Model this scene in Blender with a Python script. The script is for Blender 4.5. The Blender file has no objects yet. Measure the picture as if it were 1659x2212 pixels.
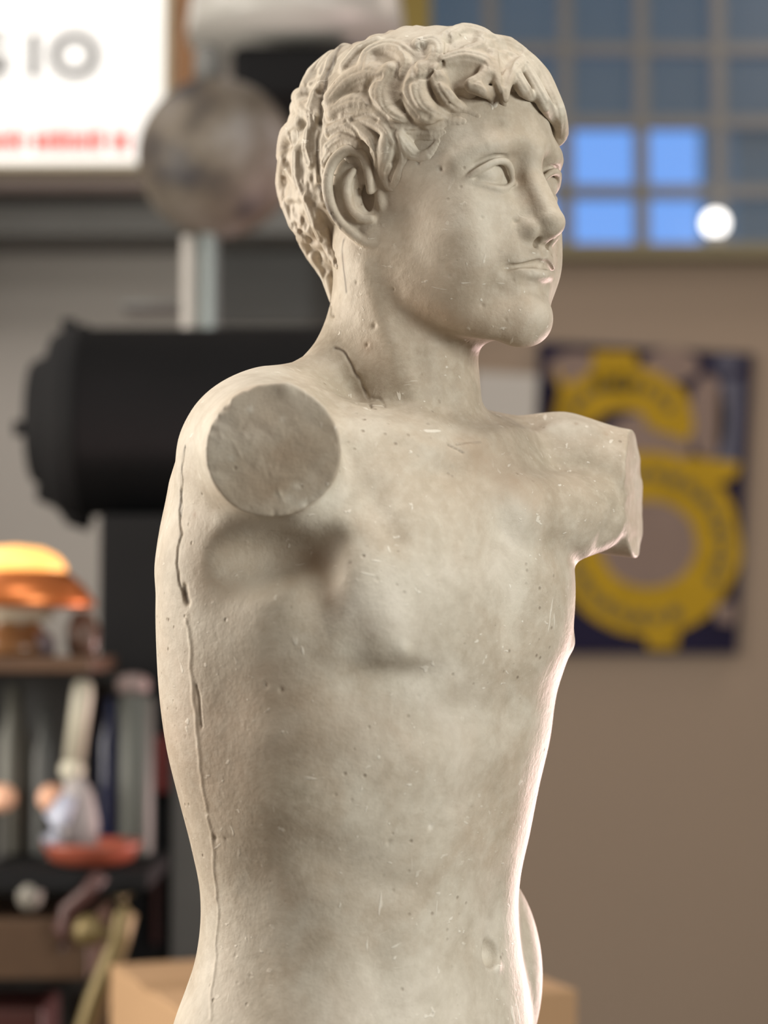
import bpy, bmesh, math, random
import numpy as np
from mathutils import Vector, Matrix

random.seed(7)
D = bpy.data; C = bpy.context; SC = C.scene

# ------------------------------------------------------------------ camera, light, exposure
PITCH = math.radians(3.8)
CAM = Vector((0, 0, 1.45))
cd = D.cameras.new('camera'); cam = D.objects.new('camera', cd); SC.collection.objects.link(cam)
cam.location = CAM; cam.rotation_euler = (math.pi / 2 + PITCH, 0, 0)
cd.sensor_fit = 'VERTICAL'; cd.sensor_height = 36; cd.lens = 36 * 4383 / 2212
cd.clip_start = 0.05; cd.clip_end = 60
cd.dof.use_dof = True; cd.dof.focus_distance = 1.455
cd.dof.aperture_fstop = 3.4
SC.camera = cam
SC.view_settings.view_transform = 'Standard'; SC.view_settings.look = 'None'
SC.view_settings.gamma = 1; SC.view_settings.use_curve_mapping = False
SC.view_settings.exposure = 0.1

wd = D.worlds.new('world'); SC.world = wd; wd.use_nodes = True       # evening sky outside the window
bg = wd.node_tree.nodes['Background']; bg.inputs[0].default_value = (0.18, 0.42, 1.0, 1); bg.inputs[1].default_value = 1.0

def area(name, loc, target, size, power, col, sy=None):
    l = D.lights.new(name, 'AREA'); l.shape = 'RECTANGLE'; l.size = size; l.size_y = sy or size
    l.energy = power; l.color = col
    o = D.objects.new(name, l); SC.collection.objects.link(o)
    o.location = loc; d = Vector(target) - Vector(loc)
    o.rotation_euler = d.to_track_quat('-Z', 'Y').to_euler()
    return o
T = (0, 1.5, 1.5)
area('left_side_light', (-2.5, 2.3, 1.9), T, 1.2, 115, (1.0, 0.93, 0.82), 1.8)  # unseen soft light for the left edge; the left wall has no window
area('front_right_light', (2.5, -0.6, 2.0), (0, 1.5, 1.35), 1.1, 88, (0.97, 1.0, 0.95))
area('overhead_light', (0.1, 1.15, 3.9), (0, 1.5, 1.4), 1.0, 38, (1.0, 0.96, 0.9))
area('back_right_lamp', (1.35, 3.9, 0.9), (0.15, 1.5, 1.35), 0.35, 56, (1.0, 0.71, 0.67), 0.7)
area('rear_shop_light', (2.0, 5.45, 3.9), (1.8, 6, 1.9), 0.6, 20, (1.0, 0.86, 0.74))
area('rear_left_light', (-1.9, 4.2, 4.0), (-1.6, 6, 1.4), 1.0, 34, (1.0, 0.93, 0.86))

# ------------------------------------------------------------------ helpers
FW = Vector((0, math.cos(PITCH), math.sin(PITCH))); UPV = Vector((0, -math.sin(PITCH), math.cos(PITCH)))
def at(px, py, Y):
    """the place on the line of sight through a point of the photograph that is Y metres down the room"""
    d = FW + Vector((1, 0, 0)) * ((px - 829.5) / 4383) + UPV * ((1106 - py) / 4383)
    return CAM + d * (Y / d.y)
def px(n, Y): return n / 4383 * Y                                   # n photograph pixels, in metres at that distance

def link(o, parent=None):
    SC.collection.objects.link(o)
    if parent is not None:
        o.parent = parent; o.matrix_parent_inverse = parent.matrix_world.inverted()
    return o
def tag(o, label, cat, group=None):
    o['label'] = label; o['category'] = cat
    if group: o['group'] = group
    return o
def thing(name, loc, label, cat, group=None):
    o = D.objects.new(name, None); o.empty_display_size = 0.05; o.location = loc; SC.collection.objects.link(o)
    C.view_layer.update()
    return tag(o, label, cat, group)
def mesh(name, bm, m, parent=None, smooth=False):
    bmesh.ops.recalc_face_normals(bm, faces=bm.faces[:])
    me = D.meshes.new(name); bm.to_mesh(me); bm.free()
    if smooth:
        me.polygons.foreach_set('use_smooth', [True] * len(me.polygons))
    me.materials.append(m)
    return link(D.objects.new(name, me), parent)
def structure(o): o['kind'] = 'structure'; return o

def mat(name, col, rough=0.6, metal=0.0, noise=0.0, scale=8.0, emit=None, es=0.0, bump=0.0, spec=0.5, trans=0.0):
    m = D.materials.new(name); m.use_nodes = True; nt = m.node_tree; b = nt.nodes['Principled BSDF']
    b.inputs['Base Color'].default_value = (*col, 1); b.inputs['Roughness'].default_value = rough; b.inputs['Metallic'].default_value = metal
    b.inputs['Specular IOR Level'].default_value = spec; b.inputs['Transmission Weight'].default_value = trans
    if emit: b.inputs['Emission Color'].default_value = (*emit, 1); b.inputs['Emission Strength'].default_value = es
    tc = nt.nodes.new('ShaderNodeTexCoord'); n = nt.nodes.new('ShaderNodeTexNoise'); n.inputs['Scale'].default_value = scale; n.inputs['Detail'].default_value = 5
    nt.links.new(tc.outputs['Object'], n.inputs['Vector'])
    r = nt.nodes.new('ShaderNodeMapRange'); r.inputs[3].default_value = 1 - noise; r.inputs[4].default_value = 1 + noise
    nt.links.new(n.outputs[0], r.inputs[0])
    mx = nt.nodes.new('ShaderNodeVectorMath'); mx.operation = 'SCALE'; mx.inputs[0].default_value = col
    nt.links.new(r.outputs[0], mx.inputs['Scale']); nt.links.new(mx.outputs[0], b.inputs['Base Color'])
    if bump:
        bp = nt.nodes.new('ShaderNodeBump'); bp.inputs['Strength'].default_value = bump; bp.inputs['Distance'].default_value = 0.01
        nt.links.new(n.outputs[0], bp.inputs['Height']); nt.links.new(bp.outputs[0], b.inputs['Normal'])
    return m

def box(bm, lo, hi, bev=0.0, M=None):
    r = bmesh.ops.create_cube(bm, size=1); vs = r['verts']
    lo, hi = Vector(lo), Vector(hi)
    for v in vs: v.co = Vector([(lo[i] + hi[i]) / 2 + v.co[i] * (hi[i] - lo[i]) for i in range(3)])
    if bev:
        es = list({e for v in vs for e in v.link_edges})
        g = bmesh.ops.bevel(bm, geom=es, offset=bev, segments=2, affect='EDGES', profile=0.5); vs = list({v for f in g['faces'] for v in f.verts} | {v for v in vs if v.is_valid})
    if M is not None: bmesh.ops.transform(bm, matrix=M, verts=vs)
    return bm
def lathe(bm, prof, c=(0, 0, 0), axis=(0, 0, 1), seg=40):
    """prof: (radius, height) pairs turned about axis"""
    q = Vector((0, 0, 1)).rotation_difference(Vector(axis)); c = Vector(c); rings = []
    for r, h in prof:
        rings.append([bm.verts.new(c + q @ Vector((max(r, 1e-4) * math.cos(2 * math.pi * i / seg), max(r, 1e-4) * math.sin(2 * math.pi * i / seg), h))) for i in range(seg)])
    for a, b in zip(rings, rings[1:]):
        for i in range(seg): bm.faces.new((a[i], a[(i + 1) % seg], b[(i + 1) % seg], b[i]))
    bm.faces.new(rings[0][::-1]); bm.faces.new(rings[-1])
    return bm
def tube(bm, pts, rad, seg=12):
    pts = [Vector(p) for p in pts]; rad = rad if hasattr(rad, '__len__') else [rad] * len(pts); rings = []
    for i, p in enumerate(pts):
        t = (pts[min(i + 1, len(pts) - 1)] - pts[max(i - 1, 0)]).normalized()
        a = t.cross(Vector((0, 0, 1)))
        if a.length < 0.05: a = t.cross(Vector((1, 0, 0)))
        a.normalize(); b = t.cross(a)
        rings.append([bm.verts.new(p + (a * math.cos(2 * math.pi * k / seg) + b * math.sin(2 * math.pi * k / seg)) * rad[i]) for k in range(seg)])
    for a, b in zip(rings, rings[1:]):
        for k in range(seg): bm.faces.new((a[k], a[(k + 1) % seg], b[(k + 1) % seg], b[k]))
    bm.faces.new(rings[0][::-1]); bm.faces.new(rings[-1])
    return bm
# ------------------------------------------------------------------ sculpting kit (signed distances, numpy)
# sculpt units: x right, y down, z towards the viewer; one unit is 0.342 mm
f32 = np.float32
DP, MX, MY = 4383.0, 829.5, 1106.0
US = 1.5 / DP

def smin(a, b, k):
    h = np.maximum(k - np.abs(a - b), 0) / k
    return np.minimum(a, b) - h * h * (k * 0.25)

def smax(a, b, k):
    return -smin(-a, -b, k)

def basis(yaw, lean=3.8):
    s, c = math.sin(math.radians(yaw)), math.cos(math.radians(yaw))
    return s, c

HS, HC = basis(48)
def hp(F, R, v):
    """point in the head's own frame: F forwards, R to the figure's right, v down"""
    return np.array([930 + F * HS - R * HC, v, -46 + 0.066 * (v - 400) + F * HC + R * HS])

class Shape:
    """a list of sculpting steps, each with a box that says where it acts"""
    def __init__(self):
        self.ops = []
    def add(self, fn, lo, hi, pad):
        self.ops.append((fn, np.asarray(lo, float) - pad, np.asarray(hi, float) + pad))
    def __call__(self, P):
        d = np.full(len(P), 1e3, f32)
        for fn, lo, hi in self.ops:
            m = ((P[:, 0] > lo[0]) & (P[:, 0] < hi[0]) & (P[:, 1] > lo[1]) & (P[:, 1] < hi[1]) & (P[:, 2] > lo[2]) & (P[:, 2] < hi[2]))
            n = np.count_nonzero(m)
            if n == 0: continue
            if n == len(P): d = fn(P, d)
            else: d[m] = fn(P[m], d[m])
        return d
    def ell(self, c, r, k=20, ax=None, cut=False):
        """ellipsoid; ax = 3x3 rows of its axes"""
        c = np.asarray(c, f32); r = np.asarray(r, f32); A = np.eye(3, dtype=f32) if ax is None else np.asarray(ax, f32)
        def fn(P, d):
            q = (P - c) @ A.T
            k0 = np.sqrt(((q / r) ** 2).sum(1)) + 1e-6
            k1 = np.sqrt(((q / (r * r)) ** 2).sum(1)) + 1e-9
            e = k0 * (k0 - 1) / k1
            e = np.where(k0 < 0.3, -r.min() * 0.7, e).astype(f32)
            return smax(d, -e, k) if cut else smin(d, e, k)
        ext = np.sqrt(((A * r[:, None]) ** 2).sum(0))
        self.add(fn, c - ext, c + ext, k + 40)
    def tube(self, pts, rad, k=10, cut=False, sub=1, flat=None):
        pts = np.asarray(pts, float); rad = np.broadcast_to(np.asarray(rad, float), (len(pts),)).copy()
        if sub > 1: pts, rad = resample(pts, rad, sub)
        p = pts.astype(f32); r = rad.astype(f32)
        def fn(P, d):
            e = np.full(len(P), 1e3, f32)
            for i in range(len(p) - 1):
                a, b = p[i], p[i + 1]; ab = b - a
                t = np.clip(((P - a) @ ab) / max(float(ab @ ab), 1e-6), 0, 1)
                q = P - a - t[:, None] * ab
                e = np.minimum(e, np.sqrt((q * q).sum(1)) - (r[i] + (r[i + 1] - r[i]) * t))
            return smax(d, -e, k) if cut else smin(d, e, k)
        self.add(fn, (pts - rad[:, None]).min(0), (pts + rad[:, None]).max(0), k + (14 if cut else 40))
    def groove(self, pts, width, depth, sub=1):
        """carve (depth > 0) or raise (depth < 0) along a line"""
        pts = np.asarray(pts, float); dep = np.broadcast_to(np.asarray(depth, float), (len(pts),)).copy()
        if sub > 1: pts, dep = resample(pts, dep, sub)
        p = pts.astype(f32); g = dep.astype(f32); w = float(width)
        def fn(P, d):
            best = np.full(len(P), 1e6, f32); dd = np.zeros(len(P), f32)
            for i in range(len(p) - 1):
                a, b = p[i], p[i + 1]; ab = b - a
                t = np.clip(((P - a) @ ab) / max(float(ab @ ab), 1e-6), 0, 1)
                q = P - a - t[:, None] * ab
                s = (q * q).sum(1); mm = s < best
                best = np.where(mm, s, best); dd = np.where(mm, g[i] + (g[i + 1] - g[i]) * t, dd)
            return d + dd * np.exp(-best / (w * w))
        self.add(fn, pts.min(0), pts.max(0), 2.4 * width)
    def dent(self, c, s, amp, ax=None):
        c = np.asarray(c, f32); s = np.broadcast_to(np.asarray(s, f32), (3,)).copy(); A = np.eye(3, dtype=f32) if ax is None else np.asarray(ax, f32)
        def fn(P, d):
            q = ((P - c) @ A.T) / s
            return d + f32(amp) * np.exp(-(q * q).sum(1))
        e = np.sqrt(((A * s[:, None]) ** 2).sum(0)) * 2.4
        self.add(fn, c - e, c + e, 0)
    def fn(self, f):
        self.ops.append((lambda P, d: f(P, d), np.full(3, -1e9), np.full(3, 1e9)))

def resample(pts, rad, sub):
    n = len(pts); out = []; ro = []
    for i in range(n - 1):
        p0 = pts[max(i - 1, 0)]; p1 = pts[i]; p2 = pts[i + 1]; p3 = pts[min(i + 2, n - 1)]
        for s in range(sub):
            t = s / sub
            out.append(0.5 * ((2 * p1) + (p2 - p0) * t + (2 * p0 - 5 * p1 + 4 * p2 - p3) * t * t + (3 * p1 - p0 - 3 * p2 + p3) * t ** 3))
            ro.append(rad[i] + (rad[i + 1] - rad[i]) * t)
    out.append(pts[-1]); ro.append(rad[-1])
    return np.array(out), np.array(ro)

def ray(px, py, w):
    k = (DP - w) / DP
    return np.stack([MX + (px - MX) * k, MY + (py - MY) * k, w + 0 * k], -1)

def on(sdf, pts, sink=0.0, far=-150.0):
    """where the surface is, seen along the line of sight of the photograph"""
    pts = np.asarray(pts, float)
    ws = np.arange(640, -260, -5.0)
    out = []
    for px, py in pts[:, :2]:
        d = sdf(ray(np.full(len(ws), px), np.full(len(ws), py), ws).astype(f32))
        hit = np.nonzero(d <= 0)[0]
        if len(hit):
            i = hit[0]
            t = d[i - 1] / (d[i - 1] - d[i] + 1e-6) if i else 0
            w = ws[i - 1] + (ws[i] - ws[i - 1]) * t if i else ws[0]
        else:
            w = ws[int(np.argmin(d))]
        out.append(ray(np.array(px), np.array(py), np.array(float(w) - sink)))
    return np.array(out)

def normal(sdf, P, e=2.0):
    P = np.asarray(P, f32)
    g = np.stack([sdf(P + np.array(v, f32) * e) - sdf(P - np.array(v, f32) * e) for v in ((1, 0, 0), (0, 1, 0), (0, 0, 1))], -1)
    return g / (2 * e)

def frame_at(sdf, p):
    n = normal(sdf, [p], 6)[0]; n = n / (np.linalg.norm(n) + 1e-9)
    t = np.cross([0, 1, 0], n); t /= (np.linalg.norm(t) + 1e-9)
    return np.array([t, np.cross(n, t), n])

def surface_net(sdf, U, V, W, B=8):
    """isosurface of sdf on a rectilinear grid, only the blocks near the surface are looked at"""
    nu, nv, nw = (len(U) - 1) // B, (len(V) - 1) // B, (len(W) - 1) // B
    ci = np.stack(np.meshgrid(np.arange(nu), np.arange(nv), np.arange(nw), indexing='ij'), -1).reshape(-1, 3)
    C = np.stack([(U[ci[:, 0] * B] + U[ci[:, 0] * B + B]) / 2, (V[ci[:, 1] * B] + V[ci[:, 1] * B + B]) / 2, (W[ci[:, 2] * B] + W[ci[:, 2] * B + B]) / 2], -1).astype(f32)
    hd = 0.5 * np.sqrt((U[ci[:, 0] * B + B] - U[ci[:, 0] * B]) ** 2 + (V[ci[:, 1] * B + B] - V[ci[:, 1] * B]) ** 2 + (W[ci[:, 2] * B + B] - W[ci[:, 2] * B]) ** 2)
    dc = np.concatenate([sdf(C[i:i + 200000]) for i in range(0, len(C), 200000)])
    act = ci[np.abs(dc) < hd * 1.45 + 6]
    o = np.stack(np.meshgrid(*[np.arange(B + 1)] * 3, indexing='ij'), -1).reshape(-1, 3)
    NV, NW = len(V), len(W)
    vid, vpos, quads = [], [], []
    corner = [(a, b, c) for a in (0, 1) for b in (0, 1) for c in (0, 1)]
    edges = [(i, j) for i in range(8) for j in range(i + 1, 8) if bin(i ^ j).count('1') == 1]
    for s in range(0, len(act), 500):
        blk = act[s:s + 500]
        g = blk[:, None, :] * B + o[None]
        P = np.stack([U[g[..., 0]], V[g[..., 1]], W[g[..., 2]]], -1).reshape(-1, 3).astype(f32)
        D = sdf(P).reshape(len(blk), B + 1, B + 1, B + 1)
        D = np.where(D == 0, 1e-4, D)
        G = g.reshape(len(blk), B + 1, B + 1, B + 1, 3)
        cs = np.stack([D[:, a:a + B, b:b + B, c:c + B] for a, b, c in corner], -1)
        neg = cs < 0
        m = neg.any(-1) & ~neg.all(-1)
        base = G[:, :B, :B, :B][m]; cv = cs[m]
        if len(base):
            off = np.array(corner, float)
            acc = np.zeros((len(base), 3)); cnt = np.zeros(len(base))
            for i, j in edges:
                x = (cv[:, i] < 0) != (cv[:, j] < 0)
                t = np.where(x, cv[:, i] / (cv[:, i] - cv[:, j] + (~x)), 0)
                acc += np.where(x[:, None], off[i] + t[:, None] * (off[j] - off[i]), 0); cnt += x
            q = acc / cnt[:, None]
            def lp(A, k): return A[base[:, k]] + q[:, k] * (A[base[:, k] + 1] - A[base[:, k]])
            vpos.append(np.stack([lp(U, 0), lp(V, 1), lp(W, 2)], -1))
            vid.append((base[:, 0].astype(np.int64) * NV + base[:, 1]) * NW + base[:, 2])
        for ax in range(3):
            a = D[:, :B, :B, :B]
            sl = [slice(0, B)] * 3; sl[ax] = slice(1, B + 1)
            b = D[:, sl[0], sl[1], sl[2]]
            x = (a < 0) != (b < 0)
            n0 = G[:, :B, :B, :B][x].astype(np.int64); flip = (a[x] < 0)
            a1, a2 = [(1, 2), (2, 0), (0, 1)][ax]
            e1 = np.zeros(3, np.int64); e1[a1] = 1; e2 = np.zeros(3, np.int64); e2[a2] = 1
            c4 = [n0 - e1 - e2, n0 - e2, n0, n0 - e1]
            ids = np.stack([(c[:, 0] * NV + c[:, 1]) * NW + c[:, 2] for c in c4], -1)
            ids[~flip] = ids[~flip][:, ::-1]
            quads.append(ids)
    vid = np.concatenate(vid); vpos = np.concatenate(vpos); quads = np.concatenate(quads)
    order = np.argsort(vid); vid = vid[order]; vpos = vpos[order]
    idx = np.searchsorted(vid, quads); idx = np.clip(idx, 0, len(vid) - 1)
    ok = (vid[idx] == quads).all(1)
    quads = idx[ok]
    for _ in range(2):
        for i in range(0, len(vpos), 300000):
            p = vpos[i:i + 300000].astype(f32)
            d = sdf(p); g = normal(sdf, p, 1.2)
            gg = np.maximum((g * g).sum(1), 0.25)
            st = -(d / gg)[:, None] * g
            ln = np.linalg.norm(st, axis=1, keepdims=True)
            vpos[i:i + 300000] = p + st * np.minimum(1, 2.0 / np.maximum(ln, 1e-6))
    return vpos, quads

def spacing(parts):
    """[(start, end, step), ...] -> grid lines, length 8k+1"""
    g = []
    for a, b, s in parts:
        g += list(np.arange(a, b, s))
    while (len(g) - 1) % 8: g.append(g[-1] + parts[-1][2])
    return np.array(g, float)

# ------------------------------------------------------------------ the figure
def cspline(xs, ys, x):
    """monotone-ish cubic interpolation"""
    xs = np.asarray(xs, float); ys = np.asarray(ys, float)
    h = np.diff(xs); dl = np.diff(ys) / h
    m = np.zeros(len(xs)); m[0] = dl[0]; m[-1] = dl[-1]
    m[1:-1] = (dl[:-1] * h[1:] + dl[1:] * h[:-1]) / (h[1:] + h[:-1])
    i = np.clip(np.searchsorted(xs, x) - 1, 0, len(xs) - 2)
    t = np.clip((x - xs[i]) / h[i], 0, 1)
    return ((2 * t ** 3 - 3 * t ** 2 + 1) * ys[i] + (t ** 3 - 2 * t * t + t) * h[i] * m[i] + (-2 * t ** 3 + 3 * t * t) * ys[i + 1] + (t ** 3 - t * t) * h[i] * m[i + 1])

# height, left outline, right outline, ratio depth/width, yaw, exponent
TORSO = [
    (850, 640, 1060, 0.62, 46, 2.2),
    (920, 470, 1150, 0.66, 46, 2.3),
    (1000, 408, 1200, 0.70, 46, 2.35),
    (1100, 366, 1225, 0.74, 47, 2.35),
    (1200, 341, 1238, 0.76, 47, 2.35),
    (1300, 336, 1236, 0.78, 48, 2.35),
    (1400, 338, 1232, 0.80, 48, 2.35),
    (1500, 345, 1203, 0.80, 49, 2.35),
    (1600, 360, 1188, 0.80, 50, 2.3),
    (1700, 385, 1165, 0.80, 51, 2.3),
    (1800, 412, 1145, 0.80, 53, 2.3),
    (1900, 432, 1124, 0.80, 54, 2.3),
    (1990, 430, 1120, 0.80, 55, 2.3),
    (2050, 418, 1126, 0.80, 56, 2.3),
    (2100, 400, 1134, 0.80, 56, 2.3),
    (2150, 380, 1142, 0.80, 57, 2.3),
    (2212, 360, 1150, 0.80, 57, 2.3),
    (2330, 335, 1160, 0.80, 57, 2.3),
    (2500, 330, 1150, 0.80, 57, 2.3),
    (2700, 345, 1130, 0.80, 57, 2.3),
]
def fit_torso():
    th = np.linspace(0, 2 * np.pi, 181)[:-1]
    rows = []
    for py, xl, xr, ratio, yaw, n in TORSO:
        w0 = 0.066 * (py - 1100)
        a, cu = (xr - xl) / 1.7, (xl + xr) / 2
        s, c = basis(yaw)
        for _ in range(30):
            b = a * ratio
            q = (np.abs(np.cos(th) / a) ** n + np.abs(np.sin(th) / b) ** n) ** (-1 / n)
            R, F = q * np.cos(th), q * np.sin(th)
            u, w = cu + F * s - R * c, w0 + F * c + R * s
            p = MX + (u - MX) * DP / (DP - w)
            a *= (xr - xl) / (p.max() - p.min()); cu += ((xr + xl) - (p.max() + p.min())) / 2 * 0.9
        rows.append((py, cu, a, a * ratio, yaw, n))
    return np.array(rows)
TR = fit_torso()
TV = np.linspace(800, 2760, 500)
TT = [cspline(TR[:, 0], TR[:, k], TV) for k in range(1, 6)]

def torso_sdf(P):
    v = P[:, 1]
    cu, a, b, yaw, n = [np.interp(v, TV, t).astype(f32) for t in TT]
    w0 = 0.066 * (v - 1100)
    yw = np.radians(yaw); s, c = np.sin(yw), np.cos(yw)
    x, z = P[:, 0] - cu, P[:, 2] - w0
    F = x * s + z * c; R = -x * c + z * s
    rho = np.sqrt(F * F + R * R) + 1e-3
    q = (np.abs(R / a) ** n + np.abs(F / b) ** n) ** (1 / n) + 1e-4
    d = (rho * (1 - 1 / q)).astype(f32) * f32(0.95)
    d = smax(d, (880 - v).astype(f32), 90)
    return smax(d, (v - 2600 + 0.0664 * (P[:, 2] - 100)).astype(f32), 6)

def tp(F, R, v, yaw=48):
    """point in the torso's frame"""
    s, c = basis(yaw); cu = float(np.interp(v, TV, TT[0]))
    return np.array([cu + F * s - R * c, v, 0.066 * (v - 1100) + F * c + R * s])

HEADAX = np.array([[HS, 0, HC], [-HC, 0, HS], [0, 1, 0]])   # rows: F, R, v

def build_base():
    S = Shape()
    S.ops.append((lambda P, d: smin(d, torso_sdf(P), 1.0), np.array([-1e9, 700, -1e9]), np.array([1e9, 1e9, 1e9])))
    # far hip, seen past the belly
    S.ell((1015, 2140, -150), (168, 270, 190), 16)
    # neck, trapezius, shoulders
    S.tube([(868, 560, -70), (878, 760, -35), (888, 960, -10)], [150, 154, 162], 34, sub=3)
    S.tube([(850, 540, 20), (862, 700, 30), (900, 860, 60)], [120, 110, 108], 50, sub=3)
    S.tube([(800, 700, -60), (700, 830, 30), (600, 890, 120)], [70, 72, 80], 70, sub=3)
    S.tube([(930, 900, -120), (1040, 938, -150), (1130, 944, -170), (1220, 950, -190)], [60, 56, 54, 56], 30, sub=3)
    # near arm stump
    S.ell((588, 985, 180), (165, 160, 190), 80)
    S.tube([(500, 930, 80), (455, 1060, 70), (440, 1220, 60)], [70, 75, 80], 60, sub=2)
    S.tube([(566, 985, 200), (615, 990, 460), (622, 990, 600)], [150, 130, 130], 50)
    # far arm stump
    S.ell((1245, 1030, -190), (145, 130, 130), 60)
    S.tube([(1225, 1045, -190), (1480, 1076, -176)], [142, 144], 40)
    # chest masses
    s, c = basis(48)
    ax = np.array([[s, 0, c], [-c, 0, s], [0, 1, 0]])
    S.ell(tp(262, 180, 1270), (105, 195, 170), 80, ax)
    S.ell(tp(262, -150, 1280), (105, 160, 165), 60, ax)
    S.tube([(1060, 1110, 130), (1222, 1118, -20), (1312, 1096, -100)], [100, 98, 84], 22, sub=2)
    # ---- head
    H = HEADAX
    S.ell(hp(-28, 0, 335), (322, 218, 262), 60, H)
    S.ell(hp(118, 0, 430), (178, 178, 215), 50, H)
    S.ell(hp(150, 0, 590), (145, 145, 150), 70, H)
    for sd in (1, -1):
        S.tube([hp(60, sd * 138, 560), hp(105, sd * 134, 636), hp(196, sd * 92, 695), hp(252, sd * 28, 708)], [46, 44, 42, 40], 60, sub=3)
        S.ell(hp(178, sd * 116, 505), (66, 54, 66), 60, H)
        S.ell(hp(150, sd * 118, 585), (100, 50, 80), 50, H)
    S.ell(hp(256, 0, 700), (50, 48, 47), 36, H)
    S.ell(hp(226, 0, 590), (76, 84, 82), 40, H)
    for sd in (1, -1):
        S.tube([hp(270, sd * 14, 352), hp(268, sd * 60, 346), hp(248, sd * 112, 355), hp(204, sd * 152, 383)], [24, 26, 24, 19], 28, sub=3)
    # eye sockets, eyes, lids
    for sd in (1, -1):
        S.dent(hp(290, sd * 50, 405), (46, 30, 44), 46, H)
        S.dent(hp(266, sd * 40, 396), (34, 16, 34), 9, H)
        S.dent(hp(262, sd * 108, 402), (40, 48, 28), 17, H)
        S.ell(hp(218, sd * 92, 410), (48, 46, 40), 4, H)
        up = [(266, 46, 420), (271, 58, 398), (275, 80, 384), (268, 107, 386), (244, 134, 406), (219, 147, 424)]
        lo = [(266, 46, 422), (267, 66, 435), (266, 90, 440), (250, 118, 435), (221, 143, 426)]
        S.tube([hp(F, sd * R, v) for F, R, v in up], [5, 7.5, 8.5, 8, 7.5, 5], 5, sub=3)
        S.tube([hp(F, sd * R, v) for F, R, v in lo], [5, 6, 6.5, 6, 5], 7, sub=3)
        S.groove([hp(F - 4, sd * R, v - 13) for F, R, v in up[1:-1]], 6, 5, sub=2)
    # nose
    for sd in (1, -1):
        S.tube([hp(276, sd * 9, 345), hp(279, sd * 8, 395), hp(306, sd * 9, 450), hp(330, sd * 8, 500)], [20, 18, 19, 22], 12, sub=3)
    S.tube([hp(248, 0, 385), hp(270, 0, 450), hp(292, 0, 512)], [24, 34, 40], 20, sub=3)
    S.ell(hp(328, 0, 512), (31, 25, 25), 16, H)
    for sd in (1, -1):
        S.ell(hp(290, sd * 37, 525), (33, 16, 22), 15, H)
        S.groove([hp(276, sd * 58, 508), hp(268, sd * 62, 524), hp(278, sd * 52, 545)], 9, 6, sub=3)
        S.ell(hp(310, sd * 20, 550), (20, 9, 13), 4, H, cut=True)
    # mouth
    S.tube([hp(266, -74, 600), hp(290, -42, 584), hp(301, -14, 573), hp(299, 0, 576), hp(301, 14, 573), hp(290, 42, 584), hp(266, 74, 600)], [4, 9, 12, 11, 12, 9, 4], 10, sub=3)
    S.tube([hp(266, -72, 605), hp(290, -40, 611), hp(300, -12, 613), hp(300, 12, 613), hp(290, 40, 611), hp(266, 72, 605)], [4, 11, 14, 14, 11, 4], 10, sub=3)
    S.tube([hp(276, -78, 603), hp(296, -44, 597), hp(308, -14, 592), hp(307, 0, 594), hp(308, 14, 592), hp(296, 44, 597), hp(276, 78, 603)], [2.5, 6, 10, 10, 10, 7, 3], 4, cut=True, sub=3)
    S.groove([hp(308, 0, 554), hp(310, 0, 570)], 9, 5)
    for sd in (1, -1):
        S.dent(hp(280, sd * 80, 604), (18, 12, 16), 7, H)
    S.groove([hp(300, -34, 640), hp(310, 0, 643), hp(300, 34, 640)], 15, 10, sub=3)
    return S
def local_cut(S, c, n, lo, hi, k=5, rough=3.0):
    c = np.asarray(c, f32); n = np.asarray(n, f32); n = n / np.linalg.norm(n)
    def fn(P, d):
        q = P - c
        h = q @ n
        wob = rough * (np.sin(P[:, 0] * 0.045 + 2 * np.sin(P[:, 1] * 0.03)) * np.sin(P[:, 1] * 0.052 + 1) + 0.5 * np.sin(P[:, 0] * 0.11 + 2 * np.sin(P[:, 1] * 0.07)))
        return smax(d, (h + wob).astype(f32), k)
    S.ops.append((fn, np.asarray(lo, float), np.asarray(hi, float)))

CRACKS = [   # traced on the photograph: points, width, depth
    ([(762, 82), (735, 100), (722, 130), (708, 160), (702, 190), (697, 205), (694, 240), (692, 268)], 4.5, 9),
    ([(694, 215), (692, 240), (692, 268)], 6, 14),
    ([(692, 268), (684, 320), (688, 370), (695, 415), (712, 460), (735, 490), (742, 520), (740, 560), (745, 600), (748, 630)], 4.5, 10),
    ([(690, 405), (702, 440), (722, 475)], 8, 12),
    ([(712, 655), (722, 682)], 3.5, 5),
    ([(724, 752), (742, 758), (756, 782), (772, 815), (790, 845), (803, 882)], 3.2, 8),
    ([(803, 858), (820, 862), (832, 880)], 2.6, 4),
    ([(968, 962), (985, 970), (1000, 978)], 3, 5),
    ([(985, 962), (1010, 957), (1038, 956)], 2.6, 4),
    ([(400, 965), (393, 1010), (392, 1055), (388, 1100), (390, 1150), (384, 1200), (385, 1250), (398, 1285)], 3.4, 7),
    ([(398, 1270), (405, 1300)], 6, 15),
    ([(392, 1060), (390, 1090), (391, 1115)], 4.5, 9),
    ([(404, 1330), (410, 1380), (412, 1440), (416, 1500), (424, 1560), (428, 1620), (436, 1680), (444, 1740), (455, 1800), (462, 1860), (468, 1940)], 5.0, -2.2),
    ([(425, 1480), (432, 1520), (436, 1570)], 2.6, 4),
    ([(468, 1940), (470, 2040), (460, 2120), (456, 2200)], 4.5, -1.8),
]
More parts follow.
